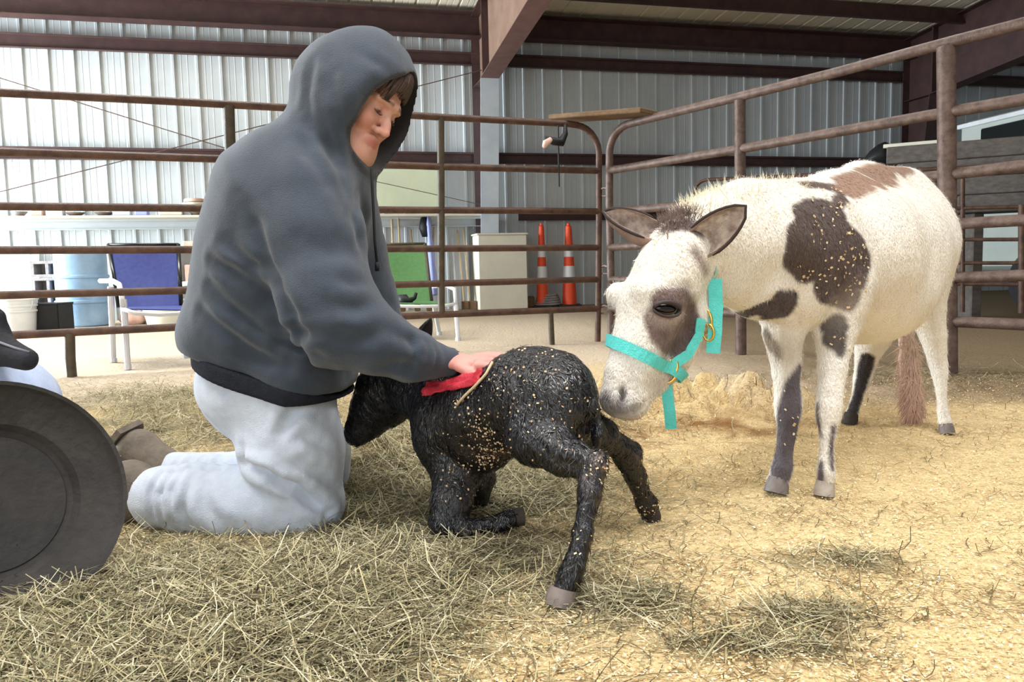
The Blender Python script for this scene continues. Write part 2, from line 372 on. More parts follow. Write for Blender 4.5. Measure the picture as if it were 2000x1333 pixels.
strands('stray_hay',22000,samp_thin,(.015,.06),(.0010,.0022),[(120,96,66),(150,122,84),(96,84,60),(136,130,92)],label='thin brown hay bits sprinkled over the yellow wood shavings',category='hay')
def samp_sh(N):
    y=.95+rng.random(N)**1.3*3.0; x=(rng.random(N)*2-1)*(y*.8+.3); return np.stack([x,y,rng.random(N)*.003],-1)[rng.random(N)>.85*np.clip(blob(x,y,1370,840,.5,.25)+.7*blob(x,y,1150,900,.25,.3)+.8*blob(x,y,720,900,.15,.2)+.4*blob(x,y,1450,740,.6,.2),0,1)*np.clip(fbm(x*9,y*9,4,44)*3.4-.9,0,1)]
strands('shavings',70000,samp_sh,(.002,.007),(.0015,.004),[(246,218,164),(248,228,184),(236,202,144),(248,232,196),(214,178,124),(196,160,112)],label='fine yellow wood shavings spread over the pen floor',category='shavings')
# ================= PIPE FENCES =================
LA=P(30,500,4.65); LB=P(1165,500,6.25); RA=P(1195,500,6.15); RB=P(1848,500,4.1)
for q in (LA,LB,RA,RB): q[2]=0
def L_(px,py,off=0): return onplane(px,py,LA,LB,off)
def R_(px,py,off=0): return onplane(px,py,RA,RB,off)
def fence(name,label,pl,rails,arc,posts,legs,rr,m,mp,cols=None):
    b=pl(*rails[0][0]); t=thing(name,label,'fence',(b[0],b[1],0),group=None)
    mb=MB(); mb.tube([pl(*p) for p in arc],rr,12); mb.build('top_rail',m,t,smooth='auto')
    for r in rails:
        mb=MB(); mb.tube([pl(*p) for p in r],rr,12); mb.build('rail',m,t,smooth='auto')
    for p0,p1,r in posts:
        mb=MB(); a=pl(*p0); b2=pl(*p1); b2[2]=max(-.05,b2[2]) if p1[1]<640 else -.05
        q=a.copy(); q[0],q[1]=(a[0]+b2[0])/2,(a[1]+b2[1])/2
        mb.tube([a,b2],r,12); mb.build('upright',mp,t,smooth='auto')
    for p0,p1,r in legs:
        mb=MB(); pts=[pl(*p) for p in ([p0]+list(p1))]; pts[-1][2]=min(pts[-1][2],-.03); mb.tube(pts,r,10); mb.build('leg',mp,t,smooth='auto')
    return t
def lerp_arc(c,r,a0,a1,n=7):
    return [(c[0]+r[0]*math.cos(math.radians(a0+(a1-a0)*i/(n-1))),c[1]-r[1]*math.sin(math.radians(a0+(a1-a0)*i/(n-1)))) for i in range(n)]
topL=[(-260,168),(0,181),(300,196),(600,213),(860,229),(1110,242)]+lerp_arc((1120,302),(50,58),85,5)+[(1170,400),(1169,540),(1167,690)]
fence('pipe_fence','brown six rail pipe fence panel behind the kneeling person at left',L_,
  [[(-260,287),(0,297),(500,313),(860,326),(1168,334)],[(-260,402),(0,403),(600,409),(1168,413)],[(-260,490),(0,489),(700,487),(1168,484)],[(-260,584),(0,577),(500,564),(1168,546)],[(-260,668),(30,655),(500,632),(860,615),(1168,603)]],
  topL,[((447,207),(460,636),.034),((861,231),(862,612),.026)],[((136,652),((137,700),(140,735),(133,752)),.030),((1075,608),((1077,650),(1079,690)),.022)],.0245,M['rustdark'],M['postdark'])
topR=[(1194,690),(1193,540),(1190,400)]+lerp_arc((1240,302),(50,62),175,95)+[(1300,224),(1440,190),(1640,140),(1848,84),(2060,30),(2300,-40)]
fence('pipe_fence','rusty round pipe fence rising to the right behind the spotted donkey',R_,
  [[(1193,333),(1440,292),(1848,220),(2060,184),(2300,140)],[(1193,414),(1440,392),(1848,342),(2060,316),(2300,284)],[(1193,484),(1500,463),(1860,438),(2060,427),(2300,412)],[(1193,547),(1860,543),(2060,536),(2300,530)],[(1193,603),(1850,628),(2060,637),(2300,650)]],
  topR,[((1445,196),(1447,760),.035),((1848,92),(1850,830),.046)],[],.029,M['rust'],M['rust'])
# pins between the panels
for z,lb in ((370,'upper latch pin joining the two fence panels at their corner'),(522,'middle latch pin joining the two fence panels at their corner'),(600,'lowest latch pin joining the two fence panels at their corner')):
    a=L_(1172,z);b=R_(1191,z); mb=MB(); mb.tube([a,(a+b)/2+np.array([0,0,.012]),b],.011,8); mb.tube([a+np.array([0,0,-.05]),b+np.array([0,0,-.05])],.007,8); mb.build('latch_pin',M['rust'],label=lb,category='latch')
# board resting across the corner
mb=MB(); a=P(1092,232,6.35); b=P(1272,219,5.75); z=(a[2]+b[2])/2; mid=(a+b)/2+np.array([0,0,-.0]); d=b-a
mb.obox(mid,d,np.cross((0,0,1),d),(0.0,0.05,1),np.linalg.norm(d)/2,.13,.018,.006); mb.build('board',M['wood'],label='brown weathered board lying across the corner where the fences meet',category='board')
# hanging clip
t=thing('hanging_strap',"small black and pink gear hung on the left fence near its corner",'tack',L_(1085,262,.05))
mb=MB(); mb.tube([L_(1104,243,.03),L_(1104,262,.04),L_(1096,278,.04),L_(1080,276,.05),L_(1064,268,.05)],[.012,.022,.035,.03,.012],8); mb.build('strap',M['black'],t,smooth=True)
mb=MB(); mb.tube([L_(1076,272,.06),L_(1066,280,.06),L_(1062,288,.06)],[.02,.028,.014],8); mb.build('grip',M['pink'],t,smooth=True)
mb=MB(); mb.tube([L_(1090,245,.04),L_(1091,300,.05),L_(1092,365,.05)],.006,6); mb.build('cord',M['cord'],t)
# second, farther fence
F2A=P(1360,350,8.3);F2B=P(2000,330,6.9);F2A[2]=F2B[2]=0
def F2(px,py,off=0): return onplane(px,py,F2A,F2B,off)
fence('pipe_fence','thin dark far fence panel with rounded top corner beyond the donkey',F2,
  [[(1358,420),(2000,404),(2250,398)],[(1358,470),(2000,468),(2250,468)],[(1358,515),(2000,514),(2250,514)],[(1358,552),(2000,556),(2250,558)]],
  [(1357,640),(1357,400)]+lerp_arc((1385,375),(28,24),175,95)+[(1450,348),(1700,336),(2000,322),(2250,312)],
  [((1880,330),(1880,610),.02),((1996,400),(1996,612),.03)],[],.017,M['rustdark'],M['rustdark'])
# lumber stack: beams on two trestle legs
lt=[((1735,288),(2130,270),.085,'topmost long grey timber in the stack at right'),((1755,318),(2130,306),.08,'second grey timber from the top in the stack at right'),((1850,372),(2130,369),.11,'third thick grey timber in the stack at right'),((1870,395),(2130,394),.08,'lowest grey timber in the stack at right')]
SA=P(1735,400,7.9);SB=P(2000,400,7.35);SA[2]=SB[2]=0
for k,((x0,y0),(x1,y1),h,lb) in enumerate(lt):
    a=onplane(x0,y0,SA,SB);b=onplane(x1,y1,SA,SB); z=(a[2]*.5+b[2]*.5); hh=.075
    zz=1.585-.165*k; a[2]=b[2]=zz; d=b-a
    mb=MB(); mb.obox((a+b)/2,d,np.cross((0,0,1),d),(0,0,1),np.linalg.norm(d)/2,.22,.08,.008); mb.build('timber',M['lumber'],label=lb,category='timber',group='timbers stacked beyond the right fence')
for x in (1890,2085):
    a=onplane(x,400,SA,SB); mb=MB(); mb.box((a[0],a[1]+.02,.50),(.10,.42,1.01),0,.01); mb.build('timber_support',M['lumber'],label='upright grey support under the %s end of the timber stack'%('left' if x<2000 else 'right'),category='support')
a=onplane(1790,281,SA,SB); mb=MB(); mb.obox((a[0],a[1],1.685),SB-SA,np.cross((0,0,1),SB-SA),(0,0,1),.28,.15,.018,.004); mb.build('board',M['cream'],label='short pale board lying on top of the timber stack',category='board')
# black lump on the stack
a=onplane(1722,300,SA,SB)
mb=MB(); prof=[(0.02,-.09),(.13,-.09),(.15,-.03),(.12,.03),(.07,.07),(.03,.10),(.0,.11)]
mb.lathe(prof,(a[0],a[1],a[2]),18,cap=False); mb.v=[(x+(z-a[2])*.5+.0,y,z+.02*math.sin(30*x)) for x,y,z in mb.v]; mb.build('sack',M['black'],smooth=True,label='slumped black sack at the left end of the timber stack',category='bag')
mb=MB(); mb.box((a[0]+.06,a[1],(a[2]-.08)/2),(.16,.16,a[2]-.08),0,.01); mb.build('pedestal',M['lumber'],label='grey block pillar under the black sack beside the timbers',category='post')
# trailer
t0=G(1862,600); TA=P(1868,400,9.3); TB=P(2010,400,8.3); TA[2]=TB[2]=0; td=(TB-TA)/np.linalg.norm(TB-TA); tn=np.array([td[1],-td[0],0]); 
if tn[1]>0: tn=-tn
tr=thing('trailer','pale grey livestock trailer with dark side window beyond the timbers','trailer',TA)
ztop=float(onplane(1868,242,TA,TB)[2]); Lt=2.6
mb=MB(); mb.obox(TA+td*Lt/2-tn*.9+np.array([0,0,(ztop+.45)/2]),td,tn,(0,0,1),Lt/2,.9,(ztop-.45)/2,.05); mb.build('body',M['trailer'],tr,smooth='auto')
mb=MB(); a=onplane(1925,285,TA,TB); mb.obox(np.array([a[0],a[1],0])+td*.55+tn*.0+np.array([0,0,float(onplane(1960,290,TA,TB)[2])]),td,(0,0,1),tn,.62,.26,.012,.01); mb.build('window',M['dark'],tr)
mb=MB(); mb.obox(TA+td*Lt/2+tn*.01+np.array([0,0,ztop-.05]),td,tn,(0,0,1),Lt/2,.015,.025,.004); mb.build('trim_strip',M['alum'],tr)
for k in (1.1,1.9):
    mb=MB(); c=TA+td*k-tn*.1; mb.lathe([(.08,-.1),(.32,-.1),(.35,-.06),(.35,.06),(.32,.1),(.08,.1)],(c[0],c[1],.34),20,tn); mb.build('wheel',M['black'],tr,smooth='auto')
# ================= THINGS ALONG THE BACK WALL =================
def G(px,py,z=0.0,_G=G,gap=.42):
    g=_G(px,py,z); o=float(np.dot(g-WA,WN))
    if g[1]>7 and o<gap: q=wall(px,500,gap); g=np.array([q[0],q[1],z])
    return g
# shelf on the lower girt
zsh=zat(400,424,.2); mb=MB(); s0,s1=ws(-60),ws(940); c=(wpt(s0,.26,zsh)+wpt(s1,.26,zsh))/2
mb.obox(c,WV,WN,(0,0,1),(s1-s0)/2,.13,.015,.003); mb.build('shelf',M['cream'],label='long pale plank shelf running along the left bay of the back wall',category='shelf')
def onshelf(px): 
    q=wall(px,424,.26); return np.array([q[0],q[1],zsh+.015])
for px,r,h,m,lb in ((38,.10,.06,'grey','low grey dish at the left end of the wall shelf'),(148,.12,.045,'bowl','shallow brown bowl on the wall shelf, left of its twin above the blue barrel'),(204,.12,.045,'bowl','shallow brown bowl on the wall shelf above the navy chair'),(388,.12,.05,'bowl','shallow brown bowl on the wall shelf nearest the kneeling person')):
    c=onshelf(px); mb=MB(); mb.lathe([(0,.004),(r*.5,.004),(r,h),(r*.95,h),(r*.5,.014),(0,.014)],c,24); mb.build('bowl',M[m],smooth='auto',label=lb,category='bowl',group='bowls on the wall shelf')
for px,w_,h,m,lb in ((75,.14,.12,'pink','small pinkish tub on the wall shelf near its left end'),(110,.20,.10,'white','white packet lying on the wall shelf by the left bowls'),(240,.22,.09,'white','white packet on the wall shelf over the navy chair'),(278,.16,.07,'bluecloth','lilac folded cloth on the wall shelf'),(335,.30,.07,'cream','flat cream parcel on the wall shelf'),(415,.2,.08,'pink','pink packet on the wall shelf beside the kneeling person')):
    c=onshelf(px); mb=MB(); mb.obox(c+np.array([0,0,h/2]),WV,WN,(0,0,1),w_/2,.07,h/2,.012); mb.build('packet',M[m],label=lb,category='packet')
# cap pile: stack of folded pink things hung above the shelf
c=wall(380,384,.2); 
for k,(dz,r,m) in enumerate(((.0,.2,'pink'),(.05,.17,'cream'),(.1,.14,'pink'))):
    mb=MB(); mb.lathe([(0,-.02),(r,-.02),(r*1.02,0),(r*.9,.02),(0,.024)],np.array([c[0],c[1],zsh+.22-.1+dz]),22); mb.build('folded_hat',M[m],smooth='auto',label=['broad pink hat at the bottom of the small pile on the wall shelf','cream hat in the middle of the small pile on the wall shelf','small pink hat topping the pile on the wall shelf'][k],category='hat',group='hats piled on the wall shelf')
mb=MB(); mb.lathe([(.05,0),(.06,0),(.04,.11),(0,.11)],np.array([c[0],c[1],zsh+.013]),14); mb.build('hat_stand',M['wood'],smooth='auto',label='little brown stand under the pile of hats on the shelf',category='stand')
# barrel
def drum(px,y0,y1,w_px,m,label):
    g=G(px,y1); r=w_px/2/FPX*g[1]; top=P(px,y0,g[1]+.0)[2]; t=thing('barrel',label,'barrel',g)
    hh=top; prof=[(r*.93,0),(r,.02)]
    for f in (1/3,2/3): prof+=[(r,hh*f-.025),(r*1.06,hh*f-.012),(r*1.06,hh*f+.012),(r,hh*f+.025)]
    prof+=[(r,hh-.02),(r*1.02,hh),(r*.97,hh),(r*.96,hh-.025),(0,hh-.025)]
    mb=MB(); mb.lathe(prof,(g[0],g[1],0),32); mb.build('shell',m,t,smooth='auto')
    mb=MB(); mb.lathe([(.0,0),(.035,0),(.035,.02),(0,.02)],(g[0]+r*.6,g[1],hh-.027),12); mb.build('bung',M['white'],t); return t
drum(166,492,637,93,M['blue_tank'],'blue banded drum standing by the back wall left of the navy chair')
# hollow blocks stacked left of the drum
g=G(98,640); wv3=np.array([*WV[:2],0])
for k in range(4):
    z=.10+.2*k if k else .10; t=thing('hollow_block',['lowest','second','third','topmost'][k]+' grey hollow block in the stack left of the blue drum','block',(g[0],g[1]+.2,z),group='hollow blocks stacked by the drum')
    m=M['grey']; c=np.array([g[0],g[1]+.2,z]); mb=MB()
    z0=c[2]
    for sx in (-.175,0,.175): mb.obox(c+np.array([sx,0,0]),(1,0,0),(0,1,0),(0,0,1),.018,.178,.0955)
    for sz in (-.08,.08): mb.obox(c+np.array([0,0,sz]),(1,0,0),(0,1,0),(0,0,1),.19,.18,.017)
    mb.obox(c+np.array([0,.0,0]),(1,0,0),(0,1,0),(0,0,1),.19,.01,.09)
    mb.build('block_shell',m,t)
# crate of black things
g=G(104,646); t=thing('plastic_crate','black plastic crate on the ground before the hollow blocks','crate',g)
mb=MB(); 
for sx in (-.15,.15): mb.box((g[0]+sx,g[1],.15),(.02,.3,.3),0)
for sy in (-.15,.15): mb.box((g[0],g[1]+sy,.15),(.3,.02,.3),0)
mb.box((g[0],g[1],.012),(.3,.3,.02)); mb.build('bin',M['black'],t)
mb=MB(); mb.box((g[0],g[1],.305),(.33,.33,.02),0,.005); mb.build('lid',M['black'],t)
# white buckets nested at left
for k,(px,py,w_,h) in enumerate(((34,650,78,66),(-30,652,80,70))):
    g=G(px,py); r=w_/2/FPX*g[1]; hh=P(px,py-h,g[1])[2]; t=thing('bucket','white bucket with ridged rim at the left edge, %s'%('the right one of the pair' if k==0 else 'the one cut by the picture edge'),'bucket',g,group='white buckets by the left wall')
    mb=MB(); mb.lathe([(0,0),(r*.86,0),(r*.95,hh*.62),(r*1.0,hh*.62),(r*1.0,hh*.67),(r*.96,hh*.67),(r*.97,hh*.78),(r*1.03,hh*.78),(r*1.03,hh*.83),(r*.98,hh*.83),(r,hh*.97),(r*1.05,hh*.97),(r*1.05,hh),(r*.96,hh),(r*.84,.02),(0,.02)],(g[0],g[1],0),28); mb.build('pail',M['white'],t,smooth='auto')
    mb=MB(); mb.tube([(g[0]+r*1.05*math.cos(a),g[1]-.06,hh*.95-abs(math.sin(a))*r*.9) for a in np.linspace(math.pi,0,9)],.006,6); mb.build('handle',M['white'],t)
# leaning white panels
for px0,px1,y0,y1,m,lb in ((-20,58,488,650,'white','white sheet leaning on the back wall at the far left'),(62,76,480,640,'alum','narrow white strip leaning by the hollow blocks'),(352,374,488,640,'alum','narrow white board standing right of the navy chair')):
    a=wall(px0,y0,.12);b=wall(px1,y0,.12); c=wall(px1,y1-30,.35);d_=wall(px0,y1-30,.35); c[2]=d_[2]=0
    n=np.cross(b-a,c-a); n/=np.linalg.norm(n); mb=MB(); vs=[a,b,c,d_]+[q+n*.02 for q in (a,b,c,d_)]
    mb.add(vs,[(0,3,2,1),(4,5,6,7),(0,1,5,4),(1,2,6,5),(2,3,7,6),(3,0,4,7)]); mb.build('sheet_panel',M[m],label=lb,category='panel')
# shelf unit with pink boxes behind the person
g=G(395,640); 
t=thing('box_shelf','white open rack with pinkish boxes between the navy chair and the person','rack',(g[0],g[1]+.3,0))
for z in (.04,.45,.85):
    mb=MB(); mb.box((g[0]+.1,g[1]+.1,z),(.62,.4,.03),0,.004); mb.build('rack_board',M['white'],t)
for sx in (-.3,.3):
    mb=MB(); mb.box((g[0]+.1+sx,g[1]+.1,.45),(.03,.4,.9),0,.004); mb.build('side_panel',M['white'],t)
for k,(dx,z,w_,h,m) in enumerate(((-.12,.46,.22,.24,'pink'),(.14,.46,.24,.18,'cream'),(-.08,.86,.3,.10,'pink'),(.14,.055,.26,.26,'cream'),(-.15,.055,.22,.2,'white'))):
    mb=MB(); mb.box((g[0]+.1+dx,g[1]+.05,z+h/2+.008),(w_,.26,h),0,.008); mb.build('carton',M[m],label=['pink carton on the middle board of the white rack','cream carton on the middle board of the white rack','flat pink carton on top of the white rack','cream carton on the bottom board of the white rack','white carton on the bottom board of the white rack'][k],category='box',group='cartons on the white rack')
# low things near the wall foot under the navy chair
mb=MB(); g=G(262,634); mb.lathe([(0,0),(.12,0),(.17,.06),(.15,.13),(.07,.17),(0,.18)],g,16); mb.build('feed_sack',M['pink'],smooth=True,label='small slumped pink sack on the ground right of the blue drum',category='bag')
mb=MB(); g=G(330,632); mb.lathe([(0,0),(.25,0),(.30,.22),(.27,.22),(.22,.02),(0,.02)],g,24); mb.build('tub',M['cream'],smooth='auto',label='cream round tub on the ground behind the navy chair',category='tub')
# sling chairs
def chair(name,label,pl,back,arms,m,seat,feet,Yf,Yb):
    t=thing(name,label,'chair',P(feet[0][0],feet[0][1],Yf)); r=.0125
    a,b,c,d=[P(x,y,Y) for x,y,Y in back]; n=np.cross(b-a,d-a); n/=np.linalg.norm(n)
    mb=MB(); N=6; vs=[];fs=[]
    for side in (0,.006):
        for i in range(N+1):
            for j in range(N+1):
                u,v=i/N,j/N; q=(a*(1-u)+b*u)*(1-v)+(d*(1-u)+c*u)*v; q=q+n*(.03*math.sin(math.pi*u)*math.sin(math.pi*v)+side); vs.append(q)
    K=(N+1)**2
    for i in range(N):
        for j in range(N):
            q=i*(N+1)+j; fs+= [(q,q+1,q+N+2,q+N+1),(q+K,q+K+N+1,q+K+N+2,q+K+1)]
    mb.add(vs,fs); mb.build('backrest_sling',m,t,smooth=True)
    mb=MB(); mb.tube([d,a],.015,8); mb.tube([c,b],.015,8); mb.tube([a,b],.012,8); mb.build('back_frame',M['alum'] if False else M['dark' if m==M['navy'] else 'postdark'],t,smooth=True)
    mb=MB(); mb.tube([P(*q) for q in seat],.014,8); mb.build('seat_rail',M['alum'],t,smooth=True)
    s3=[P(*q) for q in seat]; mb=MB(); f=s3[0]; g_=s3[-1]; mb.add([d,c,g_,f]+[q-np.array([0,0,.008]) for q in (d,c,g_,f)],[(0,1,2,3),(7,6,5,4),(0,4,5,1),(1,5,6,2),(2,6,7,3),(3,7,4,0)]); mb.build('seat_sling',m,t)
    for arm in arms:
        mb=MB(); mb.tube([P(*q) for q in arm],.017,8); mb.build('armrest',M['alum'],t,smooth=True)
    for ft in feet:
        mb=MB(); p0=P(ft[2],ft[3],ft[4]); g0=G(ft[0],ft[1]); mb.tube([p0,g0+np.array([0,0,.015])],[.021,.018],8); mb.lathe([(.024,0),(.024,.03)],g0+np.array([0,0,.0]),8,cap=True); mb.build('leg',M['alum'],t,smooth='auto')
    return t
chair('sling_chair','white framed patio chair with navy mesh back behind the left fence',None,[(212,478,5.75),(348,478,5.75),(354,597,5.5),(232,600,5.5)],
  [[(196,549,5.6),(220,549,5.35),(233,556,5.2),(238,580,5.1),(240,600,5.08)],[(352,556,5.9),(378,552,5.6),(398,556,5.3),(408,585,5.2)]],M['navy'],[(238,603,5.08),(262,612,5.06),(310,615,5.1),(360,612,5.15),(400,606,5.2)],
  [(250,722,241,585,5.10),(222,708,216,560,5.45),(410,714,408,585,5.25),(362,700,356,585,5.6)],5.0,5.5)
chair('sling_chair','white framed patio chair with green mesh back behind the fence beside the person',None,[(712,478,7.3),(830,476,7.3),(843,588,7.05),(735,588,7.05)],
  [[(700,548,7.2),(722,546,6.9),(738,551,6.7),(742,590,6.65)],[(845,560,7.3),(872,558,6.9),(888,566,6.7),(891,600,6.65)]],M['green'],[(742,592,6.65),(775,598,6.6),(820,599,6.6),(862,598,6.6),(890,594,6.65)],
  [(743,668,742,590,6.65),(895,666,890,596,6.65),(858,655,846,590,7.1),(722,656,716,590,7.2)],6.6,7.2)
mb=MB(); mb.tube([P(780,582,6.85),P(790,586,6.8),P(800,588,6.8),P(810,582,6.8),P(813,572,6.8)],[.03,.05,.03,.018,.014],8); mb.build('work_glove',M['black'],smooth=True,label='crumpled black glove lying on the seat of the green chair',category='glove')
# cream cabinet, cones, coil, tools
g=G(976,603); a=G(926,604); b=G(1023,601); wd=(b[0]-a[0])/2; top=P(976,460,g[1])[2]
t=thing('cabinet','plain cream box cabinet by the wall between the tool handles and the cones','cabinet',g)
mb=MB(); mb.box((g[0],g[1],top/2),(wd*2,.40,top),ang,.012); mb.build('carcass',M['cream'],t)
mb=MB(); mb.box((g[0],g[1],top+.012),(wd*2+.03,.44,.025),ang,.006); mb.build('lid',M['cream'],t)
def cone(px,y0,y1,w_,label):
    g=G(px,y1); hh=P(px,y0,g[1])[2]; r=w_/2/FPX*g[1]; t=thing('traffic_cone',label,'traffic cone',g,group='orange cones by the back wall')
    def rr(f): return r*(1-f*.62)
    def band(f0,f1,m,nm,o=0):
        mb=MB(); mb.lathe([(rr(f0)+o,hh*f0),(rr(f1)+o,hh*f1)],(g[0],g[1],.03),24); mb.build(nm,m,t,smooth='auto')
    mb=MB(); mb.lathe([(r,0)]+[(rr(f),hh*f) for f in np.linspace(0,.9,10)]+[(rr(.93)*.9,hh*.95),(rr(.95)*.55,hh*.96),(rr(.95)*.5,hh*.985),(.0,hh*.99)],(g[0],g[1],.03),24); mb.build('cone_body',M['orange'],t,smooth='auto')
    band(.33,.47,M['reflect'],'reflective_band',.004); band(.58,.72,M['reflect'],'reflective_band',.004)
    mb=MB(); mb.box((g[0],g[1],.017),(r*3,r*3,.034),0,.006); mb.build('base',M['black'],t)
cone(1058,438,590,24,'slim orange traffic cone with white bands, beside the cream cabinet')
cone(1111,438,597,29,'wider orange traffic cone with white bands, nearer the fence corner')
g=G(1066,600); t=thing('rope_coil','grey coil of rope lying at the foot of the left cone','rope',g)
mb=MB(); pts=[]
for k in range(75):
    a=k*.42; pts.append((g[0]+.02+(.19-.0006*k)*math.cos(a),g[1]+(.12-.0006*k)*math.sin(a),.02+.0022*k))
mb.tube(pts,.018,6); mb.build('strand_loops',M['grey'],t,smooth=True)
mb=MB(); g=G(1034,600); mb.box((g[0],g[1]+.05,.085),(.13,.12,.17),0,.02); mb.build('wood_block',M['wood'],label='short dark wooden block between the cream cabinet and the rope coil',category='block')
# long handled tools leaning on the wall left of the cabinet
tl=[((905,446),(918,600),.012,'tan','broom','tan broom leaning on the wall just left of the cream cabinet',.10),((893,450),(908,598),.012,'tan','rake','tan rake handle leaning beside the broom',.06),((882,455),(893,600),.011,'alum','shovel','pale shovel handle leaning behind the fence upright',.07),
 ((765,420),(770,560),.012,'tan','hoe','tan hoe handle leaning above the green chair, leftmost of the pair',.05),((778,418),(783,560),.012,'tan','fork','tan fork handle leaning above the green chair, rightmost of the pair',.05),((802,448),(815,590),.012,'tan','pole','pale tilted pole beside the lilac cloth',.04),((848,440),(838,590),.012,'tan','pole','tan pole leaning left behind the lilac cloth',.04)]
for (a,b,r,m,nm,lb,hw_) in tl:
    p0=wall(*a,.10); p1=wall(b[0],b[1],.45); p1[2]=.05; t=thing(nm,lb,'tool',p1)
    mb=MB(); mb.tube([p0,p1],r*1.4,8); mb.build('handle',M[m],t,smooth=True)
    mb=MB(); mb.obox(p1+np.array([0,0,.02]),(1,0,0),(0,1,0),(0,0,1),hw_,.03,.06,.01); mb.build('head',M['grey' if m!='tan' else 'wood'],t)
mb=MB(); q0=wall(836,420,.16); q1=wall(850,590,.35); N=12; prof=[]
pts=[q0+(q1-q0)*f for f in np.linspace(0,.92,9)]; mb.tube(pts,[.02,.07,.06,.09,.1,.09,.11,.12,.1],10,flat=.5); mb.build('hanging_cloth',M['bluecloth'],smooth=True,label='lilac blue cloth hanging on the wall beside the green chair',category='cloth')
mb=MB(); mb.tube([wall(828,425,.12),wall(830,445,.14),wall(832,462,.12)],[.05,.09,.06],8); mb.build('cap',M['black'],smooth=True,label='dark cap hung behind the lilac cloth on the wall',category='cap')
# pale sheet fixed on the wall
a=wall(698,330,.10); b=wall(856,330,.10); z0=float(wall(780,405,.10)[2]); mb=MB()
M['palegreen']=mat('pale_green_sheet',(214,220,190),.6,var=(204,212,184),scale=3)
mb.obox(((a+b)/2*np.array([1,1,0]))+np.array([0,0,(a[2]+z0)/2]),WV,WN,(0,0,1),np.linalg.norm(b-a)/2,.01,(a[2]-z0)/2,.002); mb.build('wall_sheet',M['palegreen'],label='pale green sheet fixed on the wall right of the person',category='sheet')
# ================= SCULPTING TOOLS =================
class SDF:
    def __init__(s,lo,hi,h):
        s.lo=np.array(lo,float);s.h=h;s.n=np.ceil((np.array(hi,float)-s.lo)/h).astype(int)+1
        s.D=np.full(s.n,1.0,np.float32)
    def _sub(s,lo,hi):
        a=np.clip(np.floor((lo-s.lo)/s.h).astype(int),0,s.n-1); b=np.clip(np.ceil((hi-s.lo)/s.h).astype(int)+1,1,s.n)
        if np.any(b<=a): return None
        ax=[(s.lo[i]+s.h*np.arange(a[i],b[i])).astype(np.float32) for i in range(3)]
        X=np.meshgrid(*ax,indexing='ij'); return (slice(a[0],b[0]),slice(a[1],b[1]),slice(a[2],b[2])),X
    def _op(s,sl,d,k,sub):
        D=s.D[sl]
        if sub:
            d=-d; h=np.maximum(k-np.abs(D-d),0)/max(k,1e-6); s.D[sl]=np.maximum(D,d)+h*h*k*.25
        else:
            h=np.maximum(k-np.abs(D-d),0)/max(k,1e-6); s.D[sl]=np.minimum(D,d)-h*h*k*.25
    def cap(s,a,b,ra,rb,k=.02,sub=False,flat=None):
        a=np.array(a,float);b=np.array(b,float); m=max(ra,rb)+k+.03
        if flat is not None: m+=max(ra,rb)*max(0,flat[1]-1)
        r=s._sub(np.minimum(a,b)-m,np.maximum(a,b)+m)
        if r is None: return
        sl,X=r; ba=b-a; L=max(float(ba@ba),1e-9)
        px,py,pz=X[0]-a[0],X[1]-a[1],X[2]-a[2]
        t=np.clip((px*ba[0]+py*ba[1]+pz*ba[2])/L,0,1)
        px=px-t*ba[0];py=py-t*ba[1];pz=pz-t*ba[2]
        if flat is not None:
            n=np.array(flat[0],float);n/=np.linalg.norm(n); q=(px*n[0]+py*n[1]+pz*n[2])*(1/flat[1]-1); px=px+q*n[0];py=py+q*n[1];pz=pz+q*n[2]
        d=np.sqrt(px*px+py*py+pz*pz)-(ra+(rb-ra)*t)
        s._op(sl,d.astype(np.float32),k,sub)
    def ell(s,c,r,k=.02,axes=None,sub=False):
        c=np.array(c,float); r=np.array(r,float); m=max(r)+k+.03; q=s._sub(c-m,c+m)
        if q is None: return
        sl,X=q; A=np.eye(3) if axes is None else np.array(axes,float)
        p=[X[0]-c[0],X[1]-c[1],X[2]-c[2]]; u=[(p[0]*A[i,0]+p[1]*A[i,1]+p[2]*A[i,2]) for i in range(3)]
        k0=np.sqrt(sum((u[i]/r[i])**2 for i in range(3))); k1=np.sqrt(sum((u[i]/r[i]**2)**2 for i in range(3)))
        d=k0*(k0-1)/np.maximum(k1,1e-6); s._op(sl,d.astype(np.float32),k,sub)
    def cutplane(s,p,n,lo,hi,k=.005):
        r=s._sub(np.array(lo,float),np.array(hi,float)); sl,X=r; n=np.array(n,float);n/=np.linalg.norm(n)
        d=-((X[0]-p[0])*n[0]+(X[1]-p[1])*n[1]+(X[2]-p[2])*n[2]); s._op(sl,d.astype(np.float32),k,True)
    def chain(s,pts,k=.02,sub=False,flat=None):
        # pts: (world point, radius)
        for (a,ra),(b,rb) in zip(pts[:-1],pts[1:]): s.cap(a,b,ra,rb,k,sub,flat)
    def mesh(s,smooth=0,noise=None):
        g=vdb.FloatGrid(); g.background=1.0; g.copyFromArray(np.ascontiguousarray(s.D)); g.transform=vdb.createLinearTransform(voxelSize=s.h)
        pts,tris,quads=g.convertToPolygons(isovalue=0.0,adaptivity=0.0) if True else None
        return np.array(pts,float)+s.lo,np.array(tris,int).reshape(-1,3),np.array(quads,int).reshape(-1,4)
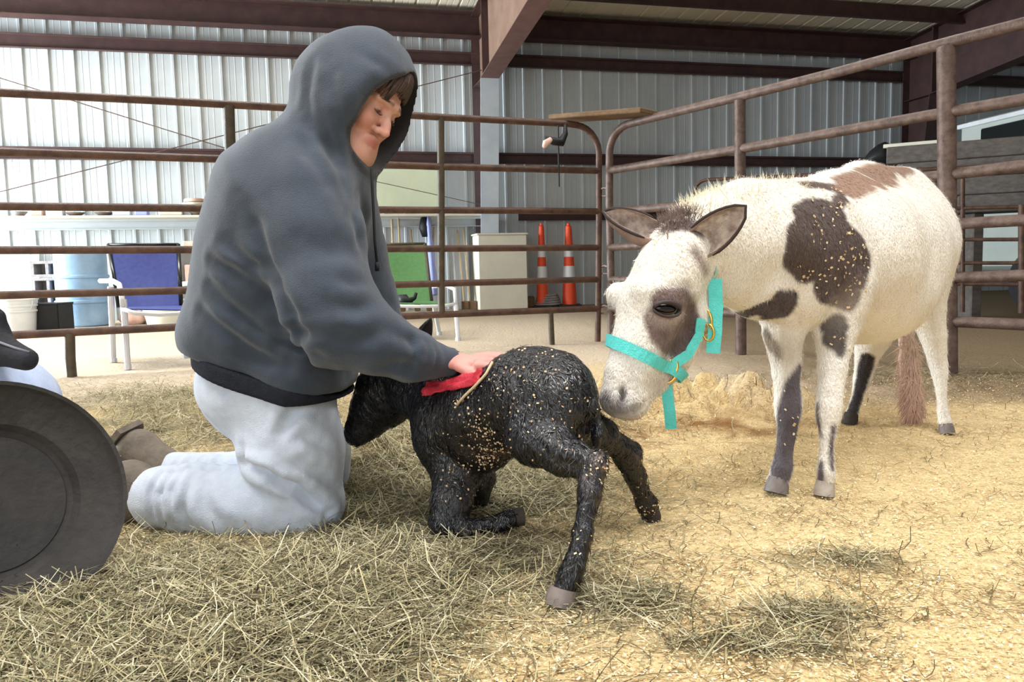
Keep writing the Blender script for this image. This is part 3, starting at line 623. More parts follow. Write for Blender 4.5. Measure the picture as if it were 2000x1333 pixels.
def laplace(co,fa,it,lam=.5):
    n=len(co); e=np.concatenate([fa[:,[i,(i+1)%fa.shape[1]]] for i in range(fa.shape[1])]); deg=np.bincount(e[:,0],minlength=n)+np.bincount(e[:,1],minlength=n)+1e-9
    for j in range(it):
        l=lam if j%2==0 else -lam*.9
        acc=np.stack([np.bincount(e[:,0],co[e[:,1],q],minlength=n)+np.bincount(e[:,1],co[e[:,0],q],minlength=n) for q in range(3)],-1)
        co=co+l*(acc/deg[:,None]-co)
    return co
def vnormals(co,fa):
    n=np.cross(co[fa[:,2]]-co[fa[:,0]],co[fa[:,3 if fa.shape[1]>3 else 1]]-co[fa[:,1 if fa.shape[1]>3 else 2]])
    if fa.shape[1]==3: n=np.cross(co[fa[:,1]]-co[fa[:,0]],co[fa[:,2]]-co[fa[:,0]])
    v=np.stack([np.bincount(fa.ravel(),np.repeat(n[:,q],fa.shape[1]),minlength=len(co)) for q in range(3)],-1)
    return v/(np.linalg.norm(v,axis=1,keepdims=True)+1e-12)
class Body:
    def __init__(s,sdf,it=4):
        co,tr,qu=sdf.mesh()
        if len(tr): qu=np.concatenate([qu,np.stack([tr[:,0],tr[:,1],tr[:,2],tr[:,2]],-1)]) if len(qu) else tr
        s.fa=qu; s.co=laplace(co,s.fa,it)
        N=vnormals(s.co,s.fa)
        # outward test by the signed volume
        c=s.co[s.fa]; v=np.einsum('ij,ij->i',c[:,0],np.cross(c[:,1],c[:,2])).sum()+np.einsum('ij,ij->i',c[:,0],np.cross(c[:,2],c[:,3])).sum()
        if v<0: s.fa=s.fa[:,::-1]; N=-N
        s.N=N; s.bvh=None
    def tree(s):
        if s.bvh is None: s.bvh=BVHTree.FromPolygons([tuple(v) for v in s.co],[tuple(f) for f in s.fa]); 
        return s.bvh
    def dirty(s): s.bvh=None; s.N=vnormals(s.co,s.fa)
    def hit(s,px,py):
        d=ray(px,py); d=d/np.linalg.norm(d); r=s.tree().ray_cast(Vector(CP),Vector(d))
        if r[0] is None:
            r2=s.tree().find_nearest(Vector(CP+d*1.9)); return np.array(r2[0])
        return np.array(r[0])
    def hitm(s,px,py):
        d=ray(px,py); d=d/np.linalg.norm(d); r=s.tree().ray_cast(Vector(CP),Vector(d)); return None if r[0] is None else np.array(r[0])
    def near(s,p):
        r=s.tree().find_nearest(Vector(p)); return np.array(r[0]),np.array(r[1])
    def fold(s,pts,width,depth,ridge=.5):
        """real crease: vertices near the line through surface points move in, the flank bulges out"""
        width*=1.3; depth*=.85
        P3=[s.hit(*p) if len(p)==2 else np.array(p) for p in pts]
        dm=np.full(len(s.co),9.0); tt=np.zeros(len(s.co)); n=len(P3)-1
        for i in range(n):
            a,b=P3[i],P3[i+1]; ba=b-a; t=np.clip(((s.co-a)@ba)/(ba@ba+1e-9),0,1); d=np.linalg.norm(s.co-a-t[:,None]*ba,axis=1)
            k=d<dm; dm[k]=d[k]; tt[k]=(i+t[k])/n
        env=np.clip(np.sin(np.pi*np.clip(tt,.04,.96))**.5,0,1)
        g=-depth*np.exp(-(dm/width)**2)+depth*ridge*np.exp(-((dm-2.0*width)/(width*1.1))**2)
        s.co=s.co+s.N*(g*env)[:,None]; s.N=vnormals(s.co,s.fa)
    def noise(s,amp,freq,seed=0,stretch=(1,1,1)):
        q=s.co*np.array(stretch)*freq
        v=fbm(q[:,0]+q[:,1]*.5,q[:,2]-q[:,1]*.6,3,seed)-.45; s.co=s.co+s.N*(v*amp)[:,None]
    def build(s,name,m,parent,col=None,**kw):
        me=bpy.data.meshes.new(name); fast_mesh(me,s.co,s.fa) if not np.any(s.fa[:,2]==s.fa[:,3]) else me.from_pydata(s.co.tolist(),[],[tuple(dict.fromkeys(f)) for f in s.fa.tolist()])
        if col is not None: set_col(me,col)
        return link(name,me,m,parent,True,**kw)
def Q(px,py,Y,rpx): return (P(px,py,Y),rpx*Y/FPX)
def blobmask(co,items,soft=.004,nseed=11,namp=.012,nfreq=28):
    """union of ellipsoidal zones around body points: (centre, radius)"""
    d=np.full(len(co),9.0)
    for c,r in items: 
        d=np.minimum(d,np.linalg.norm(co-c,axis=1)-r)
    d=d+(fbm(co[:,0]*nfreq+co[:,1]*9,co[:,2]*nfreq,3,nseed)-.45)*namp*2
    return np.clip(.5-d/(2*soft),0,1)
# ================= KNEELING PERSON =================
M['skin']=mat('skin',(226,170,150),.5,vcol=True,var=.08,scale=30,sss=.08,bump=.05,bscale=200)
M['hoodie']=mat('charcoal_fleece',(66,75,86),.92,vcol=True,var=.12,scale=40,bump=.35,bscale=420,sheen=.25,spec=.15)
M['rib']=mat('dark_rib_knit',(34,36,42),.92,var=(42,44,52),scale=60,bump=.4,bscale=300,spec=.1)
M['pants']=mat('pale_grey_fleece',(186,194,208),.95,var=(198,206,218),scale=30,bump=.3,bscale=380,sheen=.2,spec=.1)
M['boot']=mat('worn_brown_boot',(88,80,72),.8,var=(124,112,98),scale=12,bump=.4,bscale=60)
M['sole']=mat('dark_sole',(50,44,40),.85,var=(66,58,52),scale=14,bump=.4)
M['hair']=mat('dark_brown_hair',(52,36,30),.55,var=(74,54,44),scale=60,stretch=(1,1,6))
per=thing('person','person in dark grey hoodie and pale sweatpants kneeling with one hand on the black foal','person',G(560,1050))
Cc=P(705,190,1.92); th=math.radians(25); f2=np.array([.81,0,-.58]);f2/=np.linalg.norm(f2); u2=np.array([.58,0,.81]);u2/=np.linalg.norm(u2)
hf=math.cos(th)*f2+math.sin(th)*np.array([0,-1,0]); hs=-math.sin(th)*f2+math.cos(th)*np.array([0,-1.,0]); hu=u2
def HP(f,s,u): return Cc+hf*f+hs*s+hu*u
AX=[hf,hs,hu]
# --- body (skin): head, neck, trunk core, hands
hd=SDF((-.82,1.60,-.0),(.10,2.36,1.20),.0036)
hd.ell(HP(-.012,0,.028),(.098,.076,.092),.01,AX)
hd.ell(HP(.02,0,-.02),(.068,.064,.095),.03,AX)
hd.chain([(HP(.0,.050,-.05),.020),(HP(.05,.030,-.095),.018),(HP(.078,0,-.108),.02),(HP(.05,-.030,-.095),.018),(HP(.0,-.050,-.05),.020)],.025)
hd.ell(HP(.078,0,-.108),(.016,.02,.015),.015,AX)
hd.ell(HP(.070,.036,-.035),(.022,.024,.024),.02,AX); hd.ell(HP(.070,-.036,-.035),(.022,.024,.024),.02,AX)
hd.chain([(HP(.080,.045,.018),.008),(HP(.090,.015,.020),.009),(HP(.090,-.015,.020),.009),(HP(.080,-.045,.018),.008)],.016)
for sg in(1,-1):
    hd.ell(HP(.094,.031*sg,-.001),(.015,.019,.011),.012,AX,sub=True)
    hd.ell(HP(.075,.031*sg,-.003),(.0145,.0165,.0125),.004,AX)
    hd.chain([(HP(.0895,.016*sg,-.006),.002),(HP(.0915,.031*sg,-.0085),.0024),(HP(.086,.046*sg,-.005),.002)],.003)
hd.chain([(HP(.088,0,.006),.008),(HP(.104,0,-.022),.0085),(HP(.116,0,-.040),.0105)],.012)
for sg in(1,-1): hd.ell(HP(.102,.013*sg,-.044),(.011,.009,.008),.008,AX); hd.ell(HP(.107,.0075*sg,-.052),(.005,.0035,.004),.003,AX,sub=True)
hd.chain([(HP(.088,.022,-.071),.005),(HP(.099,.006,-.067),.0065),(HP(.099,-.006,-.067),.0065),(HP(.088,-.022,-.071),.005)],.007)
hd.chain([(HP(.088,.020,-.080),.005),(HP(.096,0,-.081),.0075),(HP(.088,-.020,-.080),.005)],.008)
hd.chain([(HP(.094,.024,-.0745),.0018),(HP(.105,0,-.0738),.002),(HP(.094,-.024,-.0745),.0018)],.003,sub=True)
for sg in(1,-1):
    hd.ell(HP(-.005,.078*sg,-.01),(.018,.008,.030),.006,AX)
hd.chain([(HP(-.03,0,-.06),.055),(P(668,290,1.93),.06)],.03)

def bchain(sd,L,k=.03,sub=False,flat=None): sd.chain([Q(*q) for q in L],k,sub,flat)
# trunk, legs and arms under the clothes
bchain(hd,[(668,290,1.93,58),(600,400,1.95,95),(545,520,1.97,85),(530,690,1.97,78)],.05)
for dy,kx in ((-.13,0),(.16,6)):
    bchain(hd,[(530+kx,750,1.97+dy*.7,60),(615+kx,975,1.98+dy*1.0,34),(480,985,1.98+dy*1.0,34),(330,965,1.98+dy*.9,26)],.03)
bchain(hd,[(596,400,1.82,55),(642,600,1.74,38),(760,672,1.74,30),(850,700,1.775,23),(885,708,1.785,21)],.03)
bchain(hd,[(640,400,2.08,50),(720,600,2.12,34),(770,690,2.06,24),(800,735,2.03,22)],.03)
# near hand lying on the cloth over the foal's shoulder: palm, four fingers, thumb from the side
hd.chain([Q(885,708,1.763,20),Q(905,708,1.758,21),Q(934,708,1.753,18)],.012,flat=((0.1,-.35,1),.62))
fing=[[(930,700,1.778,8.6),(955,696,1.783,8.2),(975,697,1.788,7.4),(992,705,1.788,6.4)],
      [(934,704,1.761,9.2),(962,700,1.763,8.6),(984,703,1.763,7.8),(1000,713,1.763,6.6)],
      [(934,710,1.745,9.2),(960,708,1.740,8.6),(981,713,1.738,7.8),(994,724,1.738,6.6)],
      [(930,716,1.730,8.4),(951,717,1.723,7.8),(967,723,1.720,7.0),(977,733,1.720,6.0)]]
for f_ in fing: hd.chain([Q(q[0],q[1]-1,q[2]-(.006 if q is f_[0] else .02),q[3]) for q in f_],.003)
hd.chain([Q(896,716,1.740,11),Q(916,727,1.720,9.6),Q(934,737,1.713,8.8),Q(946,744,1.713,7.6)],.006)
# far hand under the foal's jaw
hd.chain([Q(800,735,2.03,20),Q(826,752,2.01,17)],.012,flat=((0,1,0.2),.6))
for k in range(4): hd.chain([Q(824+2*k,744+7*k,2.01-.004*k,8),Q(846,750+8*k,2.0,7.5),Q(858,760+8*k,1.985,6.5)],.003)
hd.chain([Q(806,748,2.0,9),Q(818,768,1.985,8),Q(824,782,1.98,7)],.004)
B=Body(hd,3); 
loc=B.co-Cc; lf=loc@hf; lsn=loc@hs; lu=loc@hu
base=np.array(lin((204,154,136))); col=np.tile(base,(len(B.co),1))
def tint(mask,c): 
    global col
    col=col*(1-mask[:,None])+np.array(lin(c))*mask[:,None]
g3=lambda a,b,c,r: np.exp(-(((lf-a)**2+(lsn-b)**2+(lu-c)**2)/r**2))
hand=(B.co[:,0]>P(870,700,1.78)[0])&(B.co[:,2]<.62)
for sg in (1,-1):
    tint(.4*g3(.08,.045*sg,-.042,.028),(196,116,104)); tint(.9*np.clip(1.6*g3(.089,.031*sg,-.0065,.0085)-.25,0,1)*(np.abs(lu+.0075)<.0035),(44,28,26))
    tint(.8*np.exp(-((lu-.024)/.005)**2)*(np.abs(lsn*sg-.030)<.020)*(lf>.06),(84,58,46))
tint(.75*np.clip(g3(.098,0,-.0745,.020)*1.3,0,1)*(np.abs(lu+.0745)<.011)*(lf>.084),(176,88,82)); tint(.35*g3(.116,0,-.042,.016),(214,120,104))
tint(np.where(hand,.55,0.),(222,140,136))
B.build('body',M['skin'],per,col)
# hair: cap plus locks over the forehead
hr=SDF(Cc-np.array([.16,.16,.16]),Cc+np.array([.17,.16,.17]),.004)
hr.ell(HP(-.016,0,.035),(.104,.082,.094),.01,AX); hr.cutplane(HP(.052,0,.036),hf*.8-hu*.75,Cc-.17,Cc+.17)
Body(hr,2).build('hair',M['hair'],per)
hb=MB(); rr=random.Random(3)
for k in range(52):
    sv=-.062+.124*k/51+rr.uniform(-.004,.004); a=1-(sv/.085)**2; a=max(a,.15)**.5
    L=rr.uniform(.7,1.15) if sv>.012 else rr.uniform(-.35,.15); sw=rr.uniform(.004,.02)
    pts=[HP(.060*a+.018,sv,.098*a+.008),HP(.086*a+.006,sv+sw*.3,.074*a+.008),HP(.094*a+.004,sv+sw*.7,.052*a+.006),HP(.097*a,sv+sw,.074*a*.0+.046-.026*L)]
    hb.tube(pts,[.005,.0052,.004,.0008],5)
hb.build('fringe',M['hair'],per,smooth=True,kind='stuff')
for sg in (1,-1):
    mb=MB(); mb.tube([HP(.0925,.017*sg,-.0095),HP(.0955,.026*sg,-.0125),HP(.0935,.036*sg,-.0125),HP(.0875,.046*sg,-.009)],[.0008,.0016,.0016,.0008],6); mb.build('eyelash',M['hair'],per,smooth=True)
    mb=MB(); mb.tube([HP(.098,.012*sg,.018),HP(.0965,.026*sg,.0235),HP(.088,.046*sg,.020)],[.0016,.0026,.0010],6); mb.build('eyebrow',M['hair'],per,smooth=True)
# --- hoodie: hood, trunk, two sleeves
hs_=SDF((-.82,1.52,.32),(.10,2.40,1.22),.0052)
hs_.ell(HP(-.022,-.004,.012),(.146,.126,.146),.01,AX)
hs_.ell(HP(-.03,0,.055),(.07,.08,.08),.03,AX)
hs_.chain([(HP(-.06,0,-.02),.105),Q(650,270,1.93,74),Q(618,345,1.94,110)],.05)
# cut the face opening and hollow the hood
hs_.ell(HP(.018,-.026,-.028),(.138,.108,.146),.015,AX)
hs_.ell(HP(.020,.010,-.022),(.128,.116,.140),.02,AX)
hs_.cutplane(HP(.110,0,0),hf+hs*.30,Cc-.3,Cc+.3,.012)
hs_.ell(HP(.040,-.020,-.022),(.158,.100,.138),.008,AX,sub=True)
# trunk
hs_.chain([Q(622,330,1.95,92),Q(575,395,1.96,140),Q(545,500,1.97,140),Q(520,610,1.98,132),Q(515,660,1.98,134)],.06,flat=((0,1,0),1.22))
hs_.ell(P(600,640,1.95),(.125,.19,.15),.06)
hs_.ell(P(445,650,1.98),(.095,.18,.09),.05)
hs_.ell(P(592,712,1.93),(.11,.175,.062),.05)
# near sleeve
hs_.chain([Q(600,392,1.82,92),Q(612,470,1.79,92),Q(640,585,1.735,84),Q(668,645,1.72,78)],.035)
hs_.chain([Q(668,630,1.72,82),Q(735,668,1.725,66),Q(800,696,1.745,50),Q(845,704,1.765,37)],.02)
hs_.chain([Q(845,705,1.765,33),Q(880,708,1.78,29)],.006)
hs_.chain([Q(655,400,2.10,80),Q(715,590,2.13,60),Q(760,668,2.08,42),Q(792,722,2.035,30)],.03)
hs_.chain([Q(882,708,1.783,23.5),Q(900,709,1.785,23.5)],.002,sub=True)
hs_.ell(P(605,738,1.94),(.105,.19,.075),.05)
hs_.cutplane(P(498,708,1.98),np.array([-.33,0,-1.0]),(-.82,1.5,.3),(-.33,2.4,.62),.004)
HB=Body(hs_,5)
F=HB.fold
F([(612,120),(603,190),(612,250)],.010,.006); F([(655,150),(662,215),(690,290),(700,330)],.012,.007); F([(625,170),(640,250),(665,320)],.012,.006)
F([(700,100),(735,125),(770,145)],.010,.004); F([(640,95),(650,140),(645,190)],.010,.004)
F([(590,222),(640,290),(690,420)],.012,.008); F([(585,245),(600,300),(640,360)],.012,.006)
F([(640,330),(675,420),(706,480)],.012,.006); F([(700,360),(690,420),(706,500)],.010,.007)
F([(505,440),(530,520),(565,600),(600,660)],.012,.013,.6); F([(470,380),(505,450),(520,500)],.014,.006)
F([(415,508),(450,528),(492,550)],.010,.012,.7); F([(440,470),(490,515),(530,522)],.010,.008); F([(560,590),(590,660),(625,715),(700,735)],.012,.012)
F([(412,560),(450,600),(500,640),(545,665)],.011,.010,.7); F([(395,610),(440,650),(500,690),(560,720)],.012,.012,.7); F([(400,655),(450,690),(520,715)],.010,.008)
F([(545,668),(590,680),(620,690)],.010,.011,.8); F([(540,635),(585,648),(615,652)],.009,.009,.7); F([(500,560),(540,585),(560,610)],.010,.006)
F([(650,600),(700,600),(760,590)],.013,.009,.7); F([(640,650),(700,665),(770,640)],.012,.007); F([(720,560),(690,560),(650,540)],.013,.006)
F([(760,650),(800,665),(830,650)],.010,.007); F([(800,730),(812,695),(802,665)],.008,.007,.8); F([(822,732),(832,700),(826,670)],.007,.007,.8); F([(838,730),(848,705),(842,675)],.006,.005,.8); F([(740,720),(790,712),(840,726)],.010,.007)
F([(700,470),(712,430),(702,380)],.010,.006); F([(590,470),(640,490),(690,480)],.02,.006); F([(470,430),(455,480),(470,540)],.02,.005)
HB.co=laplace(HB.co,HB.fa,8); HB.N=vnormals(HB.co,HB.fa); HB.noise(.010,9,5); HB.noise(.003,26,8)
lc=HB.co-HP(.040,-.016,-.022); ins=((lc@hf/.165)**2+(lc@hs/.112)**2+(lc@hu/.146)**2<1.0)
hc=np.tile(np.array(lin((54,63,75))),(len(HB.co),1)); hc[ins]=np.array(lin((40,40,44)))  # cavity vertices darkened, shade inside the hood painted into the fleece
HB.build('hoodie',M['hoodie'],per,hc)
# ribbed hem and cuff
hm=SDF((-.9,1.55,.3),(-.2,2.42,.70),.005)
hm.chain([Q(512,650,1.98,126),Q(526,770,1.98,132)],.03,flat=((0,1,0),1.36)); hm.ell(P(603,745,1.94),(.110,.20,.10),.05)
hm.cutplane(P(498,700,1.98),np.array([.33,0,1.0]),(-.82,1.5,.3),(-.1,2.4,.8),.004); hm.cutplane(P(498,733,1.98),np.array([-.33,0,-1.0]),(-.82,1.5,.3),(-.1,2.4,.8),.004)
Body(hm,3).build('hem',M['rib'],per)
mb=MB(); mb.tube([P(726,330,1.86),P(727,365,1.86),P(730,420,1.862),P(732,470,1.864),P(736,512,1.866)],.0032,6); mb.tube([P(736,512,1.866),P(737,530,1.867)],.0052,8); mb.build('drawstring',M['cord'],per,smooth=True)
# --- sweatpants
pt=SDF((-1.0,1.52,-.02),(-.2,2.46,.62),.0052)
pt.ell(P(505,745,1.98),(.145,.18,.12),.05)
pt.ell(P(498,780,1.98),(.10,.15,.10),.05)
pt.chain([Q(545,775,1.89,112),Q(572,880,1.855,94),Q(597,975,1.85,72)],.04)
pt.chain([Q(599,985,1.845,71),Q(540,985,1.85,74),Q(460,985,1.86,74),Q(385,978,1.87,70),Q(318,972,1.88,64)],.018)
pt.chain([Q(540,790,2.09,108),Q(590,900,2.13,92),Q(610,975,2.15,66)],.04)
pt.chain([Q(600,960,2.15,62),Q(470,938,2.20,54),Q(345,928,2.25,46)],.018)
pt.chain([Q(300,966,1.885,42),Q(262,960,1.89,42)],.002,sub=True)
pt.cutplane(P(498,700,1.98),np.array([.33,0,1.0]),(-.9,1.5,.3),(-.1,2.5,.9),.006)
PB=Body(pt,5); F=PB.fold
F([(472,905),(520,925),(580,950),(640,1000)],.010,.020,.6); F([(455,880),(480,905),(540,915)],.009,.012,.6)
F([(560,870),(590,850),(640,880)],.012,.007,.8); F([(545,860),(560,820),(572,790)],.010,.007); F([(530,880),(560,905),(640,930)],.012,.007,.8); F([(590,790),(570,830),(540,850)],.010,.006)
F([(600,900),(640,940),(668,960)],.012,.006); F([(540,940),(600,985),(650,1020)],.011,.008); F([(600,1020),(640,1030),(660,1035)],.010,.006)
F([(318,925),(300,960),(305,1010)],.007,.009,.9); F([(338,925),(318,965),(325,1025)],.007,.010,.9); F([(355,925),(338,960),(345,1030)],.007,.008,.9); F([(372,940),(360,1000),(385,1040)],.009,.007,.8); F([(395,950),(410,1000),(470,1045)],.012,.006,.8)
F([(350,893),(345,905),(352,915)],.005,.005,.9); F([(372,893),(365,905),(375,918)],.005,.005,.9); F([(395,893),(390,905),(400,918)],.005,.005,.9); F([(425,893),(420,905),(432,918)],.006,.005,.9)
F([(400,740),(450,770),(470,850)],.016,.006); F([(560,740),(575,800),(550,840)],.014,.006)
PB.co=laplace(PB.co,PB.fa,4); PB.N=vnormals(PB.co,PB.fa); PB.noise(.010,10,15); PB.noise(.004,28,18); PB.build('sweatpants',M['pants'],per)
# boots: upper, sole each
def boot(ank,heel,toe,rs,side):
    b=SDF(np.minimum(np.minimum(ank,heel),toe)-.12,np.maximum(np.maximum(ank,heel),toe)+.12,.005)
    b.chain([(ank,rs),(heel,rs*1.0)],.02); b.chain([(heel,rs*.95),(heel*.5+toe*.5,rs*.9),(toe,rs*.72)],.03)
    o=Body(b,3); o.fold([tuple(heel+np.array([0,-rs,0.0])),tuple(heel*.7+toe*.3+np.array([0,-rs,.0]))],.008,.004)
    u=o.build('boot',M['boot'],per)
    d=toe-heel; d/=np.linalg.norm(d); n=side-d*np.dot(side,d); n/=np.linalg.norm(n); w_=np.cross(d,n); mb=MB(); c=(heel+toe)/2+n*rs*.82
    prof=[(-.155,.040),(-.12,.052),(-.04,.044),(.05,.054),(.12,.05),(.155,.028)]
    vs=[];L=np.linalg.norm(toe-heel)/2+rs*.9
    pl=[(a/.155*L,w2) for a,w2 in prof]; ring=[(a,w2) for a,w2 in pl]+[(a,-w2) for a,w2 in pl[::-1]]; N=len(ring)
    for off in (0,.018): vs+=[c+d*a+w_*b2+n*off for a,b2 in ring]
    mb.add(vs,[tuple(range(N)),tuple(range(2*N-1,N-1,-1))]+[(i,i+N,(i+1)%N+N,(i+1)%N) for i in range(N)]); mb.build('sole',M['boot'],u,smooth=False)
boot(P(300,966,1.885),P(255,945,1.90),P(252,1020,1.93),.052,np.array([-1,0,.1]))
boot(P(335,925,2.26),P(270,880,2.32),P(246,935,2.38),.058,np.array([-.6,.1,.8]))
# ================= NEWBORN FOAL =================
M['foal']=mat('wet_black_coat',(20,18,21),.24,vcol=True,var=.35,scale=26,detail=6,bump=1.0,bscale=70,stretch=(1.0,1.0,.45),spec=.55,bump2=(.5,240,.004))
M['wet']=mat('wet_hair_clump',(15,14,17),.22,var=(26,24,29),scale=30,spec=.7)
M['hoof']=mat('pale_soft_hoof',(96,86,84),.5,var=(130,118,112),scale=20)
M['flake']=mat('stuck_shaving',(222,204,172),.9,var=(186,150,108),scale=60)
foal=thing('foal','wet newborn black donkey foal struggling up on bent legs in the hay','foal',G(960,1045))
fd=SDF((-.62,1.26,-.01),(.42,2.22,.70),.0042)
def fc(L,k=.02,**kw): fd.chain([Q(*q) for q in L],k,**kw)
# trunk
fc([(1075,782,1.62,80),(1025,780,1.68,84),(950,804,1.78,84),(885,815,1.86,80)],.05)
fd.ell(P(1058,765,1.66),(.085,.10,.078),.05); fd.ell(P(1097,795,1.61),(.060,.09,.095),.05)
fd.ell(P(935,850,1.80),(.085,.085,.09),.04); fd.ell(P(862,850,1.86),(.055,.085,.095),.04)
fc([(1055,724,1.68,30),(980,738,1.76,28),(910,758,1.86,26)],.04)
# neck and head
fc([(880,780,1.88,64),(830,760,1.95,58),(778,745,2.01,52)],.04)
fc([(772,728,2.02,44),(745,760,2.03,46),(722,805,2.04,36),(705,836,2.045,25),(699,848,2.045,24)],.03)
fc([(785,752,2.02,44),(764,790,2.03,36),(728,828,2.04,22)],.03)
fd.ell(P(722,748,1.995),(.018,.012,.014),.012); fd.ell(P(716,752,1.985),(.010,.008,.008),.004,sub=True)
fd.ell(P(692,845,2.02),(.006,.008,.009),.004,sub=True)
# near hind leg
fc([(1080,800,1.58,70),(1045,852,1.55,52),(1100,888,1.49,38),(1158,912,1.455,27)],.025)
fc([(1158,912,1.455,27),(1152,960,1.43,23),(1139,1040,1.395,18),(1124,1098,1.375,20),(1113,1125,1.37,24),(1101,1152,1.36,21)],.010)
fd.ell(P(1170,904,1.455),(.015,.018,.024),.015)
# far hind leg
fc([(1115,812,1.68,44),(1172,850,1.72,31),(1226,884,1.765,24)],.022)
fc([(1222,888,1.765,28),(1238,925,1.78,21),(1256,970,1.80,16),(1264,985,1.81,20),(1269,1000,1.815,18)],.012)
fd.ell(P(1236,884,1.765),(.014,.016,.02),.015)
# near foreleg: kneeling, shank folded back on the hay
fc([(875,860,1.83,62),(893,925,1.79,46),(880,985,1.735,37),(868,1020,1.71,31)],.025)
fc([(868,1024,1.705,28),(905,1036,1.70,21),(960,1028,1.705,17),(992,1016,1.71,19),(1005,1011,1.715,17)],.012)
# far foreleg
fc([(905,880,1.92,50),(925,935,1.93,40),(915,985,1.935,32),(905,1000,1.94,26)],.025)
fc([(905,1000,1.94,26),(960,1000,1.95,18),(1000,996,1.955,17)],.012)
# tail stub laid against the rump
fc([(1128,770,1.56,14),(1158,800,1.55,12),(1168,840,1.55,9),(1164,880,1.55,6)],.012)
FB=Body(fd,3)
F=FB.fold
F([(1040,760),(1010,820),(1000,880)],.016,.010,.4); F([(1075,800),(1040,830),(1010,850)],.014,.007); F([(1110,860),(1150,835),(1165,800)],.010,.007)
F([(900,850),(925,885),(945,900)],.012,.008); F([(860,800),(870,860),(860,900)],.014,.006); F([(1060,880),(1110,905),(1140,915)],.008,.004); 
FB.noise(.010,22,25); FB.noise(.005,60,26)
co=FB.co; n=len(co); c=np.tile(np.array(lin((20,18,21))),(n,1))
def pt_tint(cols,px,py,r,cc,a=1.0,body=None,body2=FB):
    h=body2.hit(px,py); m=np.clip(1.25*np.exp(-(np.linalg.norm(body2.co-h,axis=1)/r)**2),0,1)*a; return cols*(1-m[:,None])+np.array(lin(cc))*m[:,None]
for (x,y,r,cc,a) in ((960,885,.05,(92,72,60),.6),(700,850,.03,(74,66,66),.6),(1178,905,.022,(120,104,100),.7),(1150,940,.02,(96,84,82),.6),(905,985,.02,(60,54,54),.5),(1250,890,.02,(104,92,86),.6),(850,800,.05,(52,42,38),.5)): c=pt_tint(c,x,y,r,cc,a)
FB.build('body',M['foal'],foal,c)
# hooves
def hoof(nm,a,b,ra,rb,m,par):
    mb=MB(); mb.tube([a,a*.5+b*.5,b],[ra,(ra+rb)/2*1.03,rb],14); mb.build(nm,m,par,smooth='auto')
hoof('hoof',P(1100,1150,1.36),P(1092,1184,1.352),.0245,.028,M['hoof'],foal)
hoof('hoof',P(1268,996,1.815),P(1273,1014,1.822),.022,.023,M['sole'],foal)
hoof('hoof',P(1003,1011,1.715),P(1022,1009,1.72),.019,.021,M['sole'],foal)
hoof('hoof',P(998,996,1.955),P(1018,997,1.96),.019,.021,M['sole'],foal)
EARS={}
# ears
def ear(nm,base,tip,w,facing,m_out,m_in,par,curl=.5,depth=.5,N=9,K=10,prof=None):
    """hollow leaf shaped ear: outer and inner skin, open towards facing"""
    base=np.array(base,float);tip=np.array(tip,float); ax=tip-base; L=np.linalg.norm(ax); ax/=L
    fz=np.array(facing,float); fz=fz-ax*np.dot(fz,ax); fz/=np.linalg.norm(fz); sd=np.cross(ax,fz)
    vs=[];fs=[]
    for lay,(sc,inn) in enumerate(((1.0,0),(.86,.003))):
        for i in range(N+1):
            t=i/N; ww=w*(prof(t) if prof else (math.sin(math.pi*min(1,(t*.82+.16)))**.8)); 
            for k in range(K+1):
                a=(-1+2*k/K)*math.pi*(.5+curl*.42*(1-t*.6))
                o=base+ax*L*t*(1 if lay==0 else (.03+.95*t)/max(t,1e-6) if t>0 else 1)+sd*math.sin(a)*ww*sc+(-fz)*math.cos(a)*ww*sc*depth*1.6+fz*inn-ax*0
                vs.append(o)
    S=(N+1)*(K+1); EARS[nm+str(len(EARS))]=([vs[i*(K+1)] for i in range(N+1)],[vs[i*(K+1)+K] for i in range(N+1)])
    for lay in (0,1):
        for i in range(N):
            for k in range(K):
                q=lay*S+i*(K+1)+k; f=(q,q+1,q+K+2,q+K+1); fs.append(f if lay==0 else f[::-1])
    for i in range(N):
        for k in (0,K):
            q=i*(K+1)+k; fs.append((q,q+K+1,q+K+1+S,q+S))
    for k in range(K): q=N*(K+1)+k; fs.append((q,q+1,q+1+S,q+S))
    mb=MB(); mb.add(vs,fs); me=bpy.data.meshes.new(nm); me.from_pydata(mb.v,[],mb.f); me.materials.append(m_out); me.materials.append(m_in)
    mi=np.zeros(len(fs),np.int32); mi[N*K:2*N*K]=1; me.polygons.foreach_set('material_index',mi); me.update()
    return link(nm,me,None,par,True)
M['foalear']=mat('black_ear',(28,25,28),.7,bump=.4,bscale=200); M['foalearin']=mat('ear_lining',(74,66,64),.9,bump=.4,bscale=200)
ear('ear',P(802,712,2.00),P(842,622,1.98),.026,(.5,-.6,.1),M['foalear'],M['foalearin'],foal)
ear('ear',P(770,700,2.07),P(782,612,2.12),.026,(-.4,-.6,.1),M['foalear'],M['foalearin'],foal)
